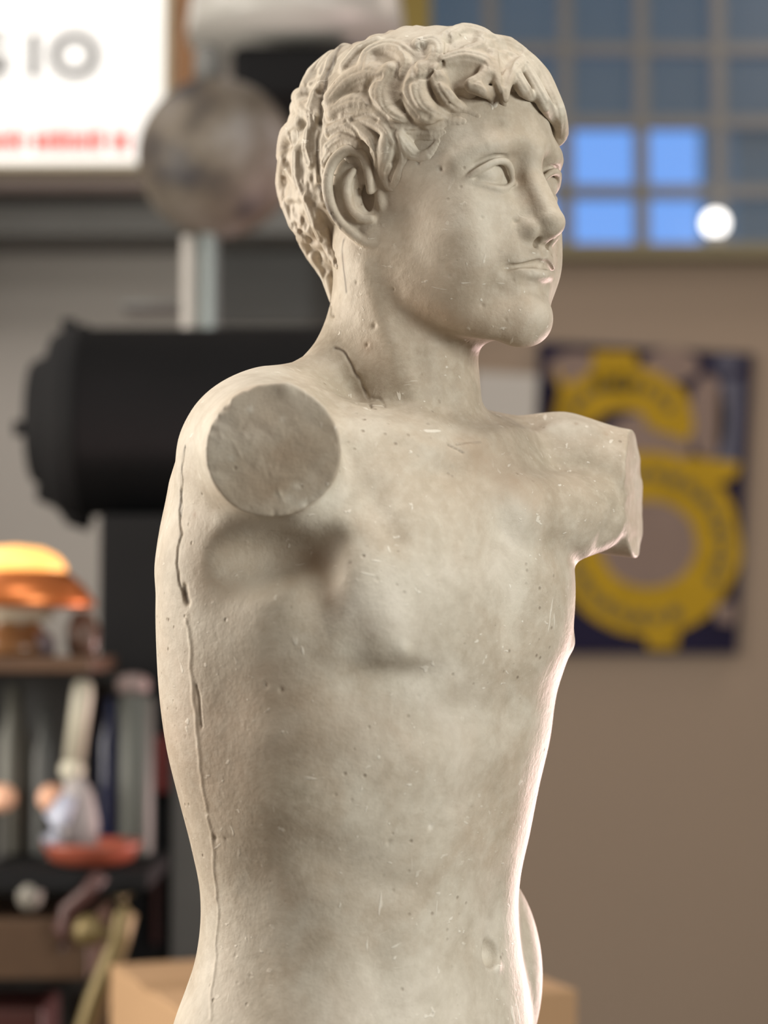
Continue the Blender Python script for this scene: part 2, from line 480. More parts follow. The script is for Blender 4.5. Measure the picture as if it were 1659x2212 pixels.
LOCKS = [   # the curls one sees: points, radii
    ([(906, 150), (893, 195), (912, 238), (955, 258), (1000, 262)], [24, 28, 27, 20, 8]),
    ([(838, 150), (816, 195), (826, 240), (862, 262), (912, 272)], [22, 26, 26, 18, 8]),
    ([(742, 248), (790, 252), (836, 280), (846, 328), (828, 372), (838, 405)], [12, 18, 20, 20, 17, 8]),
    ([(708, 282), (748, 268), (788, 288), (806, 322), (814, 365)], [12, 16, 15, 11, 6]),
    ([(708, 318), (735, 300), (768, 312)], [14, 16, 10]),
    ([(700, 350), (715, 330), (740, 322)], [12, 14, 8]),
    ([(905, 92), (936, 88), (945, 112), (920, 148)], [20, 22, 20, 10]),
    ([(786, 150), (795, 115), (830, 98), (862, 104), (876, 130), (868, 158)], [20, 22, 22, 20, 15, 8]),
    ([(965, 78), (1005, 62), (1046, 74), (1040, 98), (1008, 104)], [20, 24, 24, 18, 10]),
    ([(1070, 84), (1106, 82), (1134, 100)], [18, 22, 14]),
    ([(960, 128), (1005, 118), (1052, 132), (1052, 158), (1018, 176)], [16, 20, 20, 16, 8]),
    ([(1020, 180), (1046, 190), (1060, 212), (1072, 230)], [14, 14, 12, 6]),
    ([(1066, 112), (1070, 150), (1084, 190), (1092, 226)], [13, 11, 10, 5]),
    ([(1132, 130), (1112, 150), (1096, 178), (1094, 216)], [13, 14, 12, 6]),
    ([(1120, 92), (1158, 118), (1180, 160), (1200, 205), (1213, 250), (1212, 290), (1206, 312)], [16, 19, 20, 18, 16, 13, 6]),
    ([(1140, 140), (1162, 180), (1186, 225), (1200, 268), (1206, 300)], [13, 14, 14, 10, 5]),
    ([(1120, 160), (1138, 190), (1150, 215)], [14, 14, 7]),
    ([(938, 150), (958, 195), (990, 230), (1032, 250)], [16, 18, 16, 7]),
    ([(850, 275), (890, 288), (930, 290), (958, 286)], [12, 18, 15, 6]),
    ([(868, 300), (892, 332), (922, 334), (946, 306)], [13, 15, 13, 6]),
    ([(856, 305), (868, 345), (856, 385), (846, 408)], [12, 13, 11, 6]),
    ([(715, 215), (750, 175), (796, 158), (822, 165)], [30, 32, 28, 16]),
    ([(720, 240), (760, 222), (800, 225)], [24, 24, 14]),
    ([(745, 140), (775, 105), (812, 86)], [18, 20, 14]),
    ([(700, 105), (668, 150), (648, 205)], [24, 26, 18]),
    ([(735, 92), (706, 138), (690, 185)], [18, 20, 14]),
    ([(640, 205), (652, 235), (680, 250)], [20, 20, 12]),
    ([(680, 200), (670, 235), (672, 270)], [16, 18, 12]),
    ([(645, 262), (615, 290), (606, 335)], [20, 24, 20]),
    ([(665, 285), (662, 320), (668, 352)], [16, 18, 12]),
    ([(610, 345), (604, 395), (612, 440)], [20, 22, 18]),
    ([(640, 330), (640, 380), (652, 420)], [18, 18, 12]),
    ([(618, 450), (636, 490), (655, 515)], [18, 20, 14]),
    ([(660, 430), (676, 475), (690, 515)], [16, 17, 10]),
    ([(650, 520), (662, 560), (684, 590)], [18, 18, 12]),
    ([(690, 500), (708, 540), (728, 575)], [14, 14, 8]),
    ([(675, 560), (694, 600), (708, 645)], [15, 14, 8]),
]
HAIRGROOVES = [
    ([(965, 95), (955, 140), (925, 165), (897, 168)], 4, 9),
    ([(868, 102), (888, 120), (893, 150), (897, 168)], 5, 8),
    ([(820, 165), (797, 180), (790, 205), (812, 235), (832, 255)], 6, 11),
    ([(896, 172), (880, 180), (884, 210), (900, 236), (925, 250)], 5, 12),
    ([(866, 205), (880, 225), (900, 250)], 4, 8),
    ([(760, 258), (790, 250), (812, 258)], 4.5, 9),
    ([(835, 265), (852, 295), (858, 330), (850, 352)], 5, 10),
    ([(745, 262), (765, 280), (775, 298)], 4, 7),
    ([(784, 308), (802, 330), (800, 360)], 4, 8),
    ([(838, 262), (880, 272), (920, 275), (960, 262)], 5, 8),
    ([(1058, 165), (1052, 180), (1066, 205), (1074, 222)], 8, 13),
    ([(1104, 118), (1098, 150), (1090, 180)], 6, 10),
    ([(1080, 106), (1100, 106), (1126, 108)], 5, 8),
    ([(1040, 102), (1022, 106)], 5, 6),
    ([(965, 68), (968, 90)], 5, 9),
    ([(1050, 78), (1068, 80)], 5, 10),
    ([(1188, 225), (1196, 250), (1202, 275)], 4.5, 9),
    ([(950, 170), (975, 185), (990, 205)], 9, 8),
    ([(625, 290), (630, 315)], 4.5, 9),
    ([(655, 330), (662, 350)], 6, 11),
    ([(640, 180), (665, 190), (690, 200)], 5, 6),
    ([(910, 100), (915, 118)], 3.5, 5),
    ([(700, 130), (690, 160), (672, 180)], 5, 6),
    ([(720, 120), (712, 160)], 6, 5),
]
PITS = [(813, 1251, 4), (700, 292, 3), (655, 215, 3), (647, 303, 3), (842, 741, 3), (877, 797, 3), (1018, 1745, 4), (508, 2065, 3),
        (607, 1490, 6), (575, 1480, 5), (808, 704, 7), (793, 745, 5), (1163, 905, 3), (1243, 915, 5), (1310, 935, 4), (850, 625, 4),
        (1118, 500, 3), (1075, 545, 3), (1042, 660, 5), (1092, 690, 4), (968, 738, 4), (1148, 588, 4), (1108, 605, 4), (952, 365, 7),
        (905, 352, 6), (860, 380, 5), (1040, 470, 4), (975, 1010, 4), (1093, 1040, 3), (930, 1785, 6), (840, 1820, 6), (465, 1810, 6),
        (488, 1812, 4), (446, 1757, 5), (404, 1332, 4), (700, 660, 5), (735, 640, 4), (770, 610, 5), (720, 590, 8), (700, 500, 8),
        (676, 440, 9), (655, 470, 8), (615, 385, 6), (690, 545, 9), (706, 565, 7), (722, 540, 8), (665, 400, 8), (640, 410, 6),
        (680, 520, 7), (650, 500, 6), (1060, 1420, 3), (904, 1505, 4), (990, 1365, 3)]

def add_ear(S):
    H = HEADAX
    # slab that carries the ear, its back edge standing off the skull
    n = np.array([-HC, 0, HS]); f = np.array([HS, 0, HC])
    n2 = n * math.cos(0.42) + f * math.sin(0.42); f2 = f * math.cos(0.42) - n * math.sin(0.42)
    d = 0.16
    up = np.array([0, 1, 0]) * math.cos(d) + f2 * math.sin(d); fo = f2 * math.cos(d) - np.array([0, 1, 0]) * math.sin(d)
    base = hp(-14, 212, 444)
    def E(x, y, z=0): return base + fo * x + up * y + n2 * z      # x towards the face, y down, z outwards
    S.ell(E(-6, -4, 2), (54, 92, 17), 9, np.array([fo, up, n2]))
    S.ell(E(14, 84, 4), (24, 26, 15), 12, np.array([fo, up, n2]))
    S.dent(E(6, -22, 20), (28, 50, 22), 17, np.array([fo, up, n2]))
    S.dent(E(20, 6, 14), (17, 30, 24), 30, np.array([fo, up, n2]))
    S.ell(E(18, 4, 6), (13, 30, 20), 6, np.array([fo, up, n2]), cut=True)
    helix = [(28, -8, 8), (31, -50, 12), (26, -84, 17), (-4, -100, 21), (-36, -84, 23), (-56, -48, 23), (-60, -8, 21), (-50, 34, 19), (-28, 68, 15), (0, 96, 11), (24, 106, 9)]
    S.tube([E(*q) for q in helix], [8, 10, 11, 12, 12, 12, 12, 11, 11, 12, 13], 5, sub=4)
    anti = [(0, -56, 14), (-14, -36, 17), (-20, -8, 18), (-16, 24, 17), (2, 46, 16), (22, 52, 14)]
    S.tube([E(*q) for q in anti], [7, 10, 11, 10, 11, 10], 7, sub=4)
    S.ell(E(46, 16, 4), (11, 20, 11), 10, np.array([fo, up, n2]))
    S.groove([E(-34, -56, 20), E(-40, -12, 22), E(-34, 26, 20), E(-18, 50, 18)], 6, 7, sub=3)

# where the hair ends, by the direction round the head (0 = forehead, + = figure's right)
HLINE = [(-180, 690), (-150, 620), (-120, 520), (-100, 450), (-80, 410), (-60, 360), (-40, 325), (-25, 305), (-14, 262), (0, 238), (20, 246), (35, 264),
         (48, 296), (60, 340), (72, 392), (84, 420), (100, 470), (120, 540), (150, 620), (180, 690)]
def hair_shell(P):
    """closed cap of hair over the skull"""
    q = P - hp(-28, 0, 335).astype(f32)
    A = HEADAX.astype(f32)
    l = q @ A.T
    r = np.array([343, 244, 288], f32)
    rho = np.sqrt((l * l).sum(1)) + 1e-3
    k0 = ((np.abs(l / r) ** 2.25).sum(1)) ** (1 / 2.25) + 1e-4
    e = rho * (1 - 1 / k0)
    # back of the neck
    q2 = P - hp(-150, 0, 545).astype(f32); l2 = q2 @ A.T; r2 = np.array([115, 120, 125], f32)
    k0 = np.sqrt(((l2 / r2) ** 2).sum(1)) + 1e-6; k1 = np.sqrt(((l2 / (r2 * r2)) ** 2).sum(1)) + 1e-9
    e = smin(e.astype(f32), (k0 * (k0 - 1) / k1).astype(f32), 60)
    v = P[:, 1]; th = np.degrees(np.arctan2(l[:, 1], l[:, 0]))
    hl = np.interp(th, [a for a, b in HLINE], [b for a, b in HLINE])
    line = (v - hl) * 0.75
    line = line + 7 * np.sin(th * 0.27) + 5 * np.sin(th * 0.6 + 1)
    return e.astype(f32), line.astype(f32)

def build_figure():
    base = build_base()
    S = Shape(); S.ops = list(base.ops)
    local_cut(S, (600, 990, 505), (-0.10, 0.08, 1), (380, 760, 380), (800, 1200, 900), 6, 0.8)
    local_cut(S, (1392, 1060, -180), (0.965, -0.03, 0.25), (1250, 760, -600), (1700, 1300, 200), 8, 1.5)
    # modelling of the trunk
    at = lambda x, y, s=0: on(base, [(x, y)], s)[0]
    def dent(x, y, sx, sy, amp, deep=60):
        p = at(x, y); A = frame_at(base, p)
        S.dent(p, (sx, sy, deep), amp, A)
    S.ell(at(560, 1200, 0), (122, 52, 82), 46, cut=True)          # armpit
    dent(540, 1240, 120, 60, 16)
    dent(690, 1225, 46, 95, 40)           # between chest and back muscle
    dent(620, 1165, 110, 34, 18)
    dent(485, 1270, 66, 80, 12)
    dent(800, 1475, 110, 42, 16)          # below the near breast
    dent(870, 1465, 90, 28, 16)
    dent(770, 1385, 36, 90, 8)
    dent(862, 1385, 55, 60, -9)
    S.dent(at(868, 1402), (15, 15, 20), -7)
    dent(1236, 1392, 30, 26, -8, 40)
    dent(500, 1545, 75, 120, 12)
    dent(620, 1470, 120, 70, 5)
    dent(765, 1880, 90, 52, 17)           # rib arch
    dent(680, 1845, 70, 44, 8)
    dent(860, 1915, 60, 26, 7)
    dent(560, 1900, 90, 60, 6)
    dent(1085, 1600, 44, 240, 3)
    dent(1070, 1950, 50, 100, 4)
    dent(640, 1650, 130, 40, 6)
    dent(640, 1760, 140, 45, -6)
    dent(900, 1650, 90, 60, -6)
    dent(930, 2060, 90, 130, -7)
    dent(820, 2090, 40, 120, 6)
    dent(1085, 1210, 55, 150, 5)
    dent(960, 1020, 60, 30, 12)
    dent(800, 1100, 60, 90, 10)
    dent(1060, 1010, 90, 34, 6)
    dent(780, 890, 80, 30, 7)
    S.groove(on(base, [(752, 950), (772, 1000), (800, 1060), (835, 1120), (862, 1165)]), 26, 6, sub=3)
    S.groove(on(base, [(750, 960), (762, 1020), (750, 1080), (700, 1125)]), 13, 10, sub=3)
    S.groove(on(base, [(600, 840), (680, 842), (760, 880), (850, 930), (940, 968)]), 20, -6, sub=3)
    S.groove(on(base, [(1010, 965), (1090, 935), (1190, 925), (1290, 930)]), 22, -7, sub=3)
    S.groove(on(base, [(790, 580), (830, 700), (885, 830), (950, 930)]), 26, -7, sub=3)
    S.groove(on(base, [(980, 790), (975, 860), (985, 930)]), 28, 6, sub=3)
    S.groove(on(base, [(1345, 1070), (1328, 1120), (1300, 1165)]), 26, 7, sub=2)
    p = at(1062, 2062); A = frame_at(base, p)
    S.ell(p, (32, 27, 30), 9, A, cut=True)
    S.dent(at(1075, 2090), (14, 11, 20), -5)
    dent(1058, 2030, 24, 26, 7)
    add_ear(S)
    # hair
    H = Shape()
    body = Shape(); body.ops = list(S.ops)
    shell0 = lambda P: np.maximum(*hair_shell(P))
    def cap(P, d):
        e, line = hair_shell(P)
        n1 = 4.5 * np.sin(P[:, 0] * 0.05 + 2 * np.sin(P[:, 1] * 0.03)) * np.sin(P[:, 1] * 0.06 + 1.5 * np.sin(P[:, 2] * 0.035)) * np.sin(P[:, 2] * 0.05 + 1)
        back = np.clip((30 - P[:, 2]) / 60, 0, 1)                  # unseen side: rows of curls
        n2 = 11 * np.sin(P[:, 0] * 0.085 + 1.3 * np.sin(P[:, 1] * 0.06)) * np.sin(P[:, 1] * 0.075 + 1.7 * np.sin(P[:, 2] * 0.05)) * back * 0.6
        thin = 24 * np.clip(1 + line / 70, 0, 1)
        return smax((e + n1 - n2 + 5 + thin).astype(f32), line, 16)
    lo, hi = np.array([480, 0, -560]), np.array([1330, 760, 520])
    H.ops.append((lambda P, d: smin(d, cap(P, d), 1), lo, hi))
    tgt = Shape(); tgt.ops = [(lambda P, d: smin(d, shell0(P), 1), lo, hi)]
    both = lambda P: np.minimum(tgt(P), base(P))
    for i, (pts, rad) in enumerate(LOCKS):
        r = np.array(rad, float)
        q = on(both, pts)
        g = normal(both, q, 4); g /= np.maximum(np.linalg.norm(g, axis=1, keepdims=True), 1e-6)
        dd = both(q.astype(f32))
        q = q - g * (np.maximum(dd, 0) + r * 0.62)[:, None]            # laid into the cap of hair
        H.tube(q, r * 1.12, 7, sub=4)
    hs = Shape(); hs.ops = H.ops[:]
    hb = lambda P: np.minimum(hs(P), base(P))
    for pts, w, dp in HAIRGROOVES:
        H.groove(on(hb, pts), w, dp, sub=3)
    rnd = np.random.default_rng(4)
    for pts, rad in LOCKS:                                              # strands along every lock
        for off in (-0.3, 0.35):
            q = []
            for k, (x, y) in enumerate(pts):
                a = np.array(pts[min(k + 1, len(pts) - 1)], float) - np.array(pts[max(k - 1, 0)], float)
                nn = np.array([-a[1], a[0]]) / (np.linalg.norm(a) + 1e-6)
                q.append((x + nn[0] * rad[k] * off, y + nn[1] * rad[k] * off))
            H.groove(on(hb, q), 3.2, np.full(len(q), rnd.uniform(0.6, 2.4)), sub=3)
    whole = lambda P: np.minimum(H(P), body(P))
    for pts, w, dp in CRACKS:
        wj = np.array(pts, float); wj, _ = resample(wj, np.zeros(len(wj)), 3); wj[1:-1] += rnd.normal(0, 1.5, (len(wj) - 2, 2))
        q = on(whole, wj)
        (S if pts[0][1] > 640 else H).groove(q, w, dp, sub=2)
    for x, y, r in PITS:
        p = on(whole, [(x, y)])[0]
        (H if (y < 620 and x < 700) else S).dent(p, (r * .8, r * .8, r), r * 0.62)
    for i in range(70):                                               # bitten rim of the broken arm
        a = rnd.uniform(0, 6.283); rr = 128 + rnd.uniform(-5, 7)
        p = np.array([618 + rr * math.cos(a), 990 + rr * math.sin(a), 500.0])
        S.dent(p, (rnd.uniform(5, 13), rnd.uniform(5, 13), 9), rnd.uniform(-1, 5))
    for i in range(60):                                               # saw and chisel marks on the break
        x, y = 618 + rnd.normal(0, 60), 990 + rnd.normal(0, 60)
        if (x - 618) ** 2 + (y - 990) ** 2 > 115 ** 2: continue
        a = rnd.choice([0.15, 1.1, 2.2]) + rnd.normal(0, .2); L_ = rnd.uniform(6, 30)
        S.groove([(x, y, 503), (x + L_ * math.cos(a), y + L_ * math.sin(a), 503)], rnd.uniform(2.5, 5), rnd.uniform(-1.6, 1.2))
    for _ in range(120):                                              # flaked plaster on the back of the head
        x, y = rnd.uniform(595, 735), rnd.uniform(380, 600)
        if x < 590 + max(0, y - 420) * 0.45: continue
        p = on(whole, [(x, y)])[0]
        H.dent(p, (rnd.uniform(3, 7), rnd.uniform(5, 13), 9), rnd.uniform(-4, 6))
    return S, H

# stains, and shade painted by nose, eye corner, jaw and armpit: x, y, radius, amount (brown + / chalk -)
STAINS_SHADE = [(1085, 1010, 75, .55), (1030, 985, 40, .5), (1120, 1060, 50, .35), (685, 1215, 55, .9), (705, 1290, 40, .6), (470, 1230, 60, .5), (540, 1180, 70, .5), (420, 1112, 9, 1.1),
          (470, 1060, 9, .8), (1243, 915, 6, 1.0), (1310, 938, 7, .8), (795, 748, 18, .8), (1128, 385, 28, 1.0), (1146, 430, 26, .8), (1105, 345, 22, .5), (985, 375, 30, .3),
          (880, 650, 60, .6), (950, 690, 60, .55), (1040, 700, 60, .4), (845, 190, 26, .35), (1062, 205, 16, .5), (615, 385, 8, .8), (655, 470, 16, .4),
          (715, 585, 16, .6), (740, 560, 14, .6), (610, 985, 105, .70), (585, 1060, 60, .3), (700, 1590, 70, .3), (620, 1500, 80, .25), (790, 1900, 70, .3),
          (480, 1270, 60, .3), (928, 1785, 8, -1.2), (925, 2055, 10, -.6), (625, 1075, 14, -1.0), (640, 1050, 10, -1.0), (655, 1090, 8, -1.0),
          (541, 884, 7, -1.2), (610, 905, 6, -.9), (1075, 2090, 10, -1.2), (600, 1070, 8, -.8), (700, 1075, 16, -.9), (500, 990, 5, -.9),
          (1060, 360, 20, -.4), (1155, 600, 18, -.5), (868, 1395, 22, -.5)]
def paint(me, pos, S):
    """per vertex: red = wear, stains and painted shade, green = dirt lying in cracks"""
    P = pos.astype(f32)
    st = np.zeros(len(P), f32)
    for x, y, r, a in STAINS_SHADE:
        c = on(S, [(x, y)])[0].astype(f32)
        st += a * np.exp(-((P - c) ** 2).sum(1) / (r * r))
    dirt = np.zeros(len(P), f32)
    for pts, w, dp in CRACKS:
        if dp < 0: continue
        q = on(S, pts)
        q, dd = resample(q, np.full(len(q), dp), 2)
        best = np.full(len(P), 1e6, f32)
        near = ((P > q.min(0) - 20) & (P < q.max(0) + 20)).all(1)
        Q = P[near]
        b = np.full(len(Q), 1e6, f32)
        for i in range(len(q) - 1):
            A, B = q[i].astype(f32), q[i + 1].astype(f32); ab = B - A
            t = np.clip(((Q - A) @ ab) / max(float(ab @ ab), 1e-6), 0, 1)
            z = Q - A - t[:, None] * ab
            b = np.minimum(b, (z * z).sum(1))
        dirt[near] = np.maximum(dirt[near], np.exp(-b / (w * w * 0.6)) * min(1, dp / 9))
    a = me.attributes.new('wear_shade', 'FLOAT', 'POINT'); a.data.foreach_set('value', np.clip(st, -1.5, 1.5).astype(f32))
    a = me.attributes.new('dirt', 'FLOAT', 'POINT'); a.data.foreach_set('value', np.clip(dirt, 0, 1).astype(f32))
# ------------------------------------------------------------------ plaster
def plaster(name, warm=1.0):
    m = D.materials.new(name); m.use_nodes = True; nt = m.node_tree; N = nt.nodes; L = nt.links; b = N['Principled BSDF']
    b.inputs['Roughness'].default_value = 0.58; b.inputs['Specular IOR Level'].default_value = 0.35
    tc = N.new('ShaderNodeTexCoord')
    def noise(s, d=6, r=0.6, dist=0.0):
        n = N.new('ShaderNodeTexNoise'); n.inputs['Scale'].default_value = s; n.inputs['Detail'].default_value = d; n.inputs['Roughness'].default_value = r
        n.inputs['Distortion'].default_value = dist; L.new(tc.outputs['Object'], n.inputs['Vector']); return n.outputs[0]
    def ramp(src, pts):
        r = N.new('ShaderNodeValToRGB'); e = r.color_ramp.elements
        while len(e) < len(pts): e.new(0.5)
        for i, (p, c) in enumerate(pts): e[i].position = p; e[i].color = (*c, 1)
        L.new(src, r.inputs[0]); return r.outputs[0]
    def mixc(a, c, f, mode='MIX'):
        x = N.new('ShaderNodeMix'); x.data_type = 'RGBA'; x.blend_type = mode
        for s, v in ((0, f), (6, a), (7, c)):
            if hasattr(v, 'links'): L.new(v, x.inputs[s])
            else: x.inputs[s].default_value = v if s == 0 else (*v, 1)
        return x.outputs[2]
    def math_(op, a, c=0.0, cl=False):
        x = N.new('ShaderNodeMath'); x.operation = op; x.use_clamp = cl
        for i, v in enumerate((a, c)):
            if hasattr(v, 'links'): L.new(v, x.inputs[i])
            else: x.inputs[i].default_value = v
        return x.outputs[0]
    W = (0, 0, 0); O = (1, 1, 1)
    col = ramp(noise(7, 8, 0.62, 0.4), [(0.36, (0.37, 0.315, 0.24)), (0.47, (0.47, 0.40, 0.315)), (0.55, (0.54, 0.485, 0.40)), (0.66, (0.62, 0.56, 0.475))])
    col = mixc(col, (0.47, 0.355, 0.26), math_('MULTIPLY', ramp(noise(5.5, 5, 0.6, 0.3), [(0.46, W), (0.68, O)]), 0.6))
    blot = ramp(noise(24, 6, 0.7, 0.8), [(0.42, W), (0.72, O)])
    col = mixc(col, (0.33, 0.27, 0.20), math_('MULTIPLY', blot, 0.55))
    fine = ramp(noise(120, 4, 0.6), [(0.45, W), (0.75, O)])
    col = mixc(col, (0.68, 0.62, 0.52), math_('MULTIPLY', fine, 0.30))
    # rubbed scratches: short streaks in a few directions
    scr = 0.0
    for rot, sc_ in (((0.3, 0.5, 0.7), (150, 150, 14)), ((1.2, -0.4, 0.2), (130, 18, 130)), ((0.9, 0.9, -0.5), (20, 170, 170))):
        wn = N.new('ShaderNodeTexNoise'); wn.inputs['Scale'].default_value = 9; L.new(tc.outputs['Object'], wn.inputs['Vector'])
        wv = N.new('ShaderNodeVectorMath'); wv.operation = 'MULTIPLY_ADD'; L.new(wn.outputs[1], wv.inputs[0]); wv.inputs[1].default_value = (.05, .05, .05); L.new(tc.outputs['Object'], wv.inputs[2])
        mp = N.new('ShaderNodeMapping'); mp.inputs['Scale'].default_value = sc_; mp.inputs['Rotation'].default_value = rot; L.new(wv.outputs[0], mp.inputs['Vector'])
        sn = N.new('ShaderNodeTexNoise'); sn.inputs['Scale'].default_value = 1.0; sn.inputs['Detail'].default_value = 2; L.new(mp.outputs[0], sn.inputs['Vector'])
        scr = math_('ADD', ramp(sn.outputs[0], [(0.70, W), (0.735, O)]), scr)
    scr = math_('MULTIPLY', scr, ramp(noise(13, 3, 0.5), [(0.43, W), (0.54, O)]), True)
    col = mixc(col, (0.80, 0.75, 0.66), math_('MULTIPLY', scr, 0.6))
    # pin holes
    vp = N.new('ShaderNodeTexVoronoi'); vp.inputs['Scale'].default_value = 95; L.new(tc.outputs['Object'], vp.inputs['Vector'])
    pit = ramp(vp.outputs['Distance'], [(0.0, O), (0.17, W)])
    pg = ramp(noise(17, 3, 0.5), [(0.54, W), (0.62, O)])
    pit = math_('MULTIPLY', pit, pg)
    col = mixc(col, (0.20, 0.15, 0.10), math_('MULTIPLY', pit, 0.75))
    # wear attribute: stains and painted shade
    at_ = N.new('ShaderNodeAttribute'); at_.attribute_name = 'wear_shade'
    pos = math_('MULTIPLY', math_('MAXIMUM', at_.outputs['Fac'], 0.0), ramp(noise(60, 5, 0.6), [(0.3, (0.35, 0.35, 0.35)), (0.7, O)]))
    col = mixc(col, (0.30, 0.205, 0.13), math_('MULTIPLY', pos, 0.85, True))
    neg = math_('MULTIPLY', math_('MAXIMUM', math_('MULTIPLY', at_.outputs['Fac'], -1.0), 0.0), 0.6, True)
    col = mixc(col, (0.74, 0.69, 0.60), neg)
    dt = N.new('ShaderNodeAttribute'); dt.attribute_name = 'dirt'
    col = mixc(col, (0.10, 0.07, 0.045), math_('MULTIPLY', dt.outputs['Fac'], 0.85, True))
    L.new(col, b.inputs['Base Color'])
    h = math_('ADD', math_('MULTIPLY', noise(55, 6, 0.65), 0.35), math_('MULTIPLY', noise(260, 3, 0.6), 0.10))
    h = math_('ADD', h, math_('MULTIPLY', scr, 0.10)); h = math_('SUBTRACT', h, math_('MULTIPLY', pit, 0.35))
    bp = N.new('ShaderNodeBump'); bp.inputs['Strength'].default_value = 0.55; bp.inputs['Distance'].default_value = 0.005
    L.new(h, bp.inputs['Height']); L.new(bp.outputs[0], b.inputs['Normal'])
    return m

def to_world(P):
    r = np.array([1, 0, 0.]); u = np.array(UPV); f = np.array(FW)
    return np.array(CAM) + (1.5 - P[:, 2:3] * US) * f + (P[:, 0:1] - MX) * US * r - (P[:, 1:2] - MY) * US * u

def grid_object(name, pos, quads, m, parent, sdf):
    me = D.meshes.new(name)
    V = to_world(pos)
    me.vertices.add(len(V)); me.vertices.foreach_set('co', V.astype(f32).ravel())
    me.loops.add(quads.size); me.loops.foreach_set('vertex_index', quads.ravel().astype(np.int32))
    me.polygons.add(len(quads)); me.polygons.foreach_set('loop_start', np.arange(0, quads.size, 4, dtype=np.int32))
    me.polygons.foreach_set('use_smooth', np.ones(len(quads), bool))
    me.update(calc_edges=True); me.validate()
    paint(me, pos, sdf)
    me.materials.append(m)
    return link(D.objects.new(name, me), parent)

Q = 1.0
fig, hair = build_figure()
whole = lambda P: np.minimum(hair(P), fig(P))
pl = plaster('aged_plaster')
base_c = to_world(np.array([[770., 2600, 100]]))[0]
statue = thing('plaster_statue', (float(base_c[0]), float(base_c[1]), float(base_c[2])),
               'weathered cream plaster torso of a curly-haired youth with both arms broken off', 'statue')
V_ = spacing([(-10, 800, 2.7 * Q), (800, 1300, 3.8 * Q), (1300, 2640, 4.4 * Q)])
pos, quads = surface_net(fig, spacing([(300, 1440, 3.1 * Q)]), V_, spacing([(-560, 600, 3.3 * Q)]))
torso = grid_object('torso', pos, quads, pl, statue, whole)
pos, quads = surface_net(hair, spacing([(540, 1290, 2.4 * Q)]), spacing([(10, 740, 2.4 * Q)]), spacing([(-440, 430, 2.8 * Q)]))
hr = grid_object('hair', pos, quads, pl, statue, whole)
# ------------------------------------------------------------------ the shop behind
YW = 6.0
def rect(name, x0, y0, x1, y1, Y, dep, m, parent=None, bev=0.0, rot=0.0):
    """box whose front face is seen between these corners, Y metres down the room"""
    a, b = at(x0, (y0 + y1) / 2, Y), at(x1, (y0 + y1) / 2, Y); z1, z0 = at((x0 + x1) / 2, y0, Y).z, at((x0 + x1) / 2, y1, Y).z
    bm = bmesh.new(); box(bm, (a.x, Y, z0), (b.x, Y + dep, z1), bev)
    if rot:
        c = Vector(((a.x + b.x) / 2, Y, (z0 + z1) / 2)); bmesh.ops.transform(bm, matrix=Matrix.Translation(c) @ Matrix.Rotation(rot, 4, 'Y') @ Matrix.Translation(-c), verts=bm.verts[:])
    return mesh(name, bm, m, parent)
def ball(name, x, y, r, Y, m, parent=None, sx=1, sy=1):
    bm = bmesh.new(); bmesh.ops.create_uvsphere(bm, u_segments=32, v_segments=20, radius=px(r, Y))
    bmesh.ops.transform(bm, matrix=Matrix.Translation(at(x, y, Y)) @ Matrix.Diagonal((sx, 1, sy, 1)), verts=bm.verts[:])
    return mesh(name, bm, m, parent, True)
def turned(name, prof, c, axis, m, parent=None, seg=40):
    bm = bmesh.new(); lathe(bm, prof, c, axis, seg); return mesh(name, bm, m, parent, True)

m_wall = mat('painted_wall', (0.315, 0.24, 0.182), 0.85, noise=0.05, scale=1.2)
m_wallg = mat('grey_wall', (0.45, 0.42, 0.39), 0.85, noise=0.05, scale=1.2)
m_floor = mat('concrete_floor', (0.08, 0.07, 0.06), 0.7, noise=0.15, scale=3)
m_ceil = mat('ceiling_paint', (0.5, 0.48, 0.45), 0.9, noise=0.04)
m_olive = mat('olive_trim', (0.20, 0.17, 0.10), 0.6, noise=0.08)
m_yellow = mat('ochre_trim', (0.26, 0.19, 0.04), 0.6, noise=0.08)
m_mull = mat('window_bar', (0.17, 0.17, 0.17), 0.6, noise=0.05)
m_black = mat('black_paint', (0.009, 0.009, 0.010), 0.75, noise=0.2, spec=0.15)
m_dark = mat('charcoal', (0.035, 0.033, 0.032), 0.7, noise=0.2)
m_grey = mat('grey_paint', (0.16, 0.16, 0.155), 0.6, noise=0.1)
m_pale = mat('pale_grey', (0.48, 0.45, 0.42), 0.6, noise=0.06)
m_wood = mat('orange_wood', (0.40, 0.20, 0.09), 0.5, noise=0.25, scale=14)
m_dwood = mat('dark_wood', (0.060, 0.032, 0.016), 0.5, noise=0.3, scale=14)
m_brass = mat('dull_brass', (0.16, 0.12, 0.05), 0.5, metal=0.4, noise=0.15)
m_card = mat('cardboard', (0.38, 0.235, 0.125), 0.85, noise=0.06, scale=20)

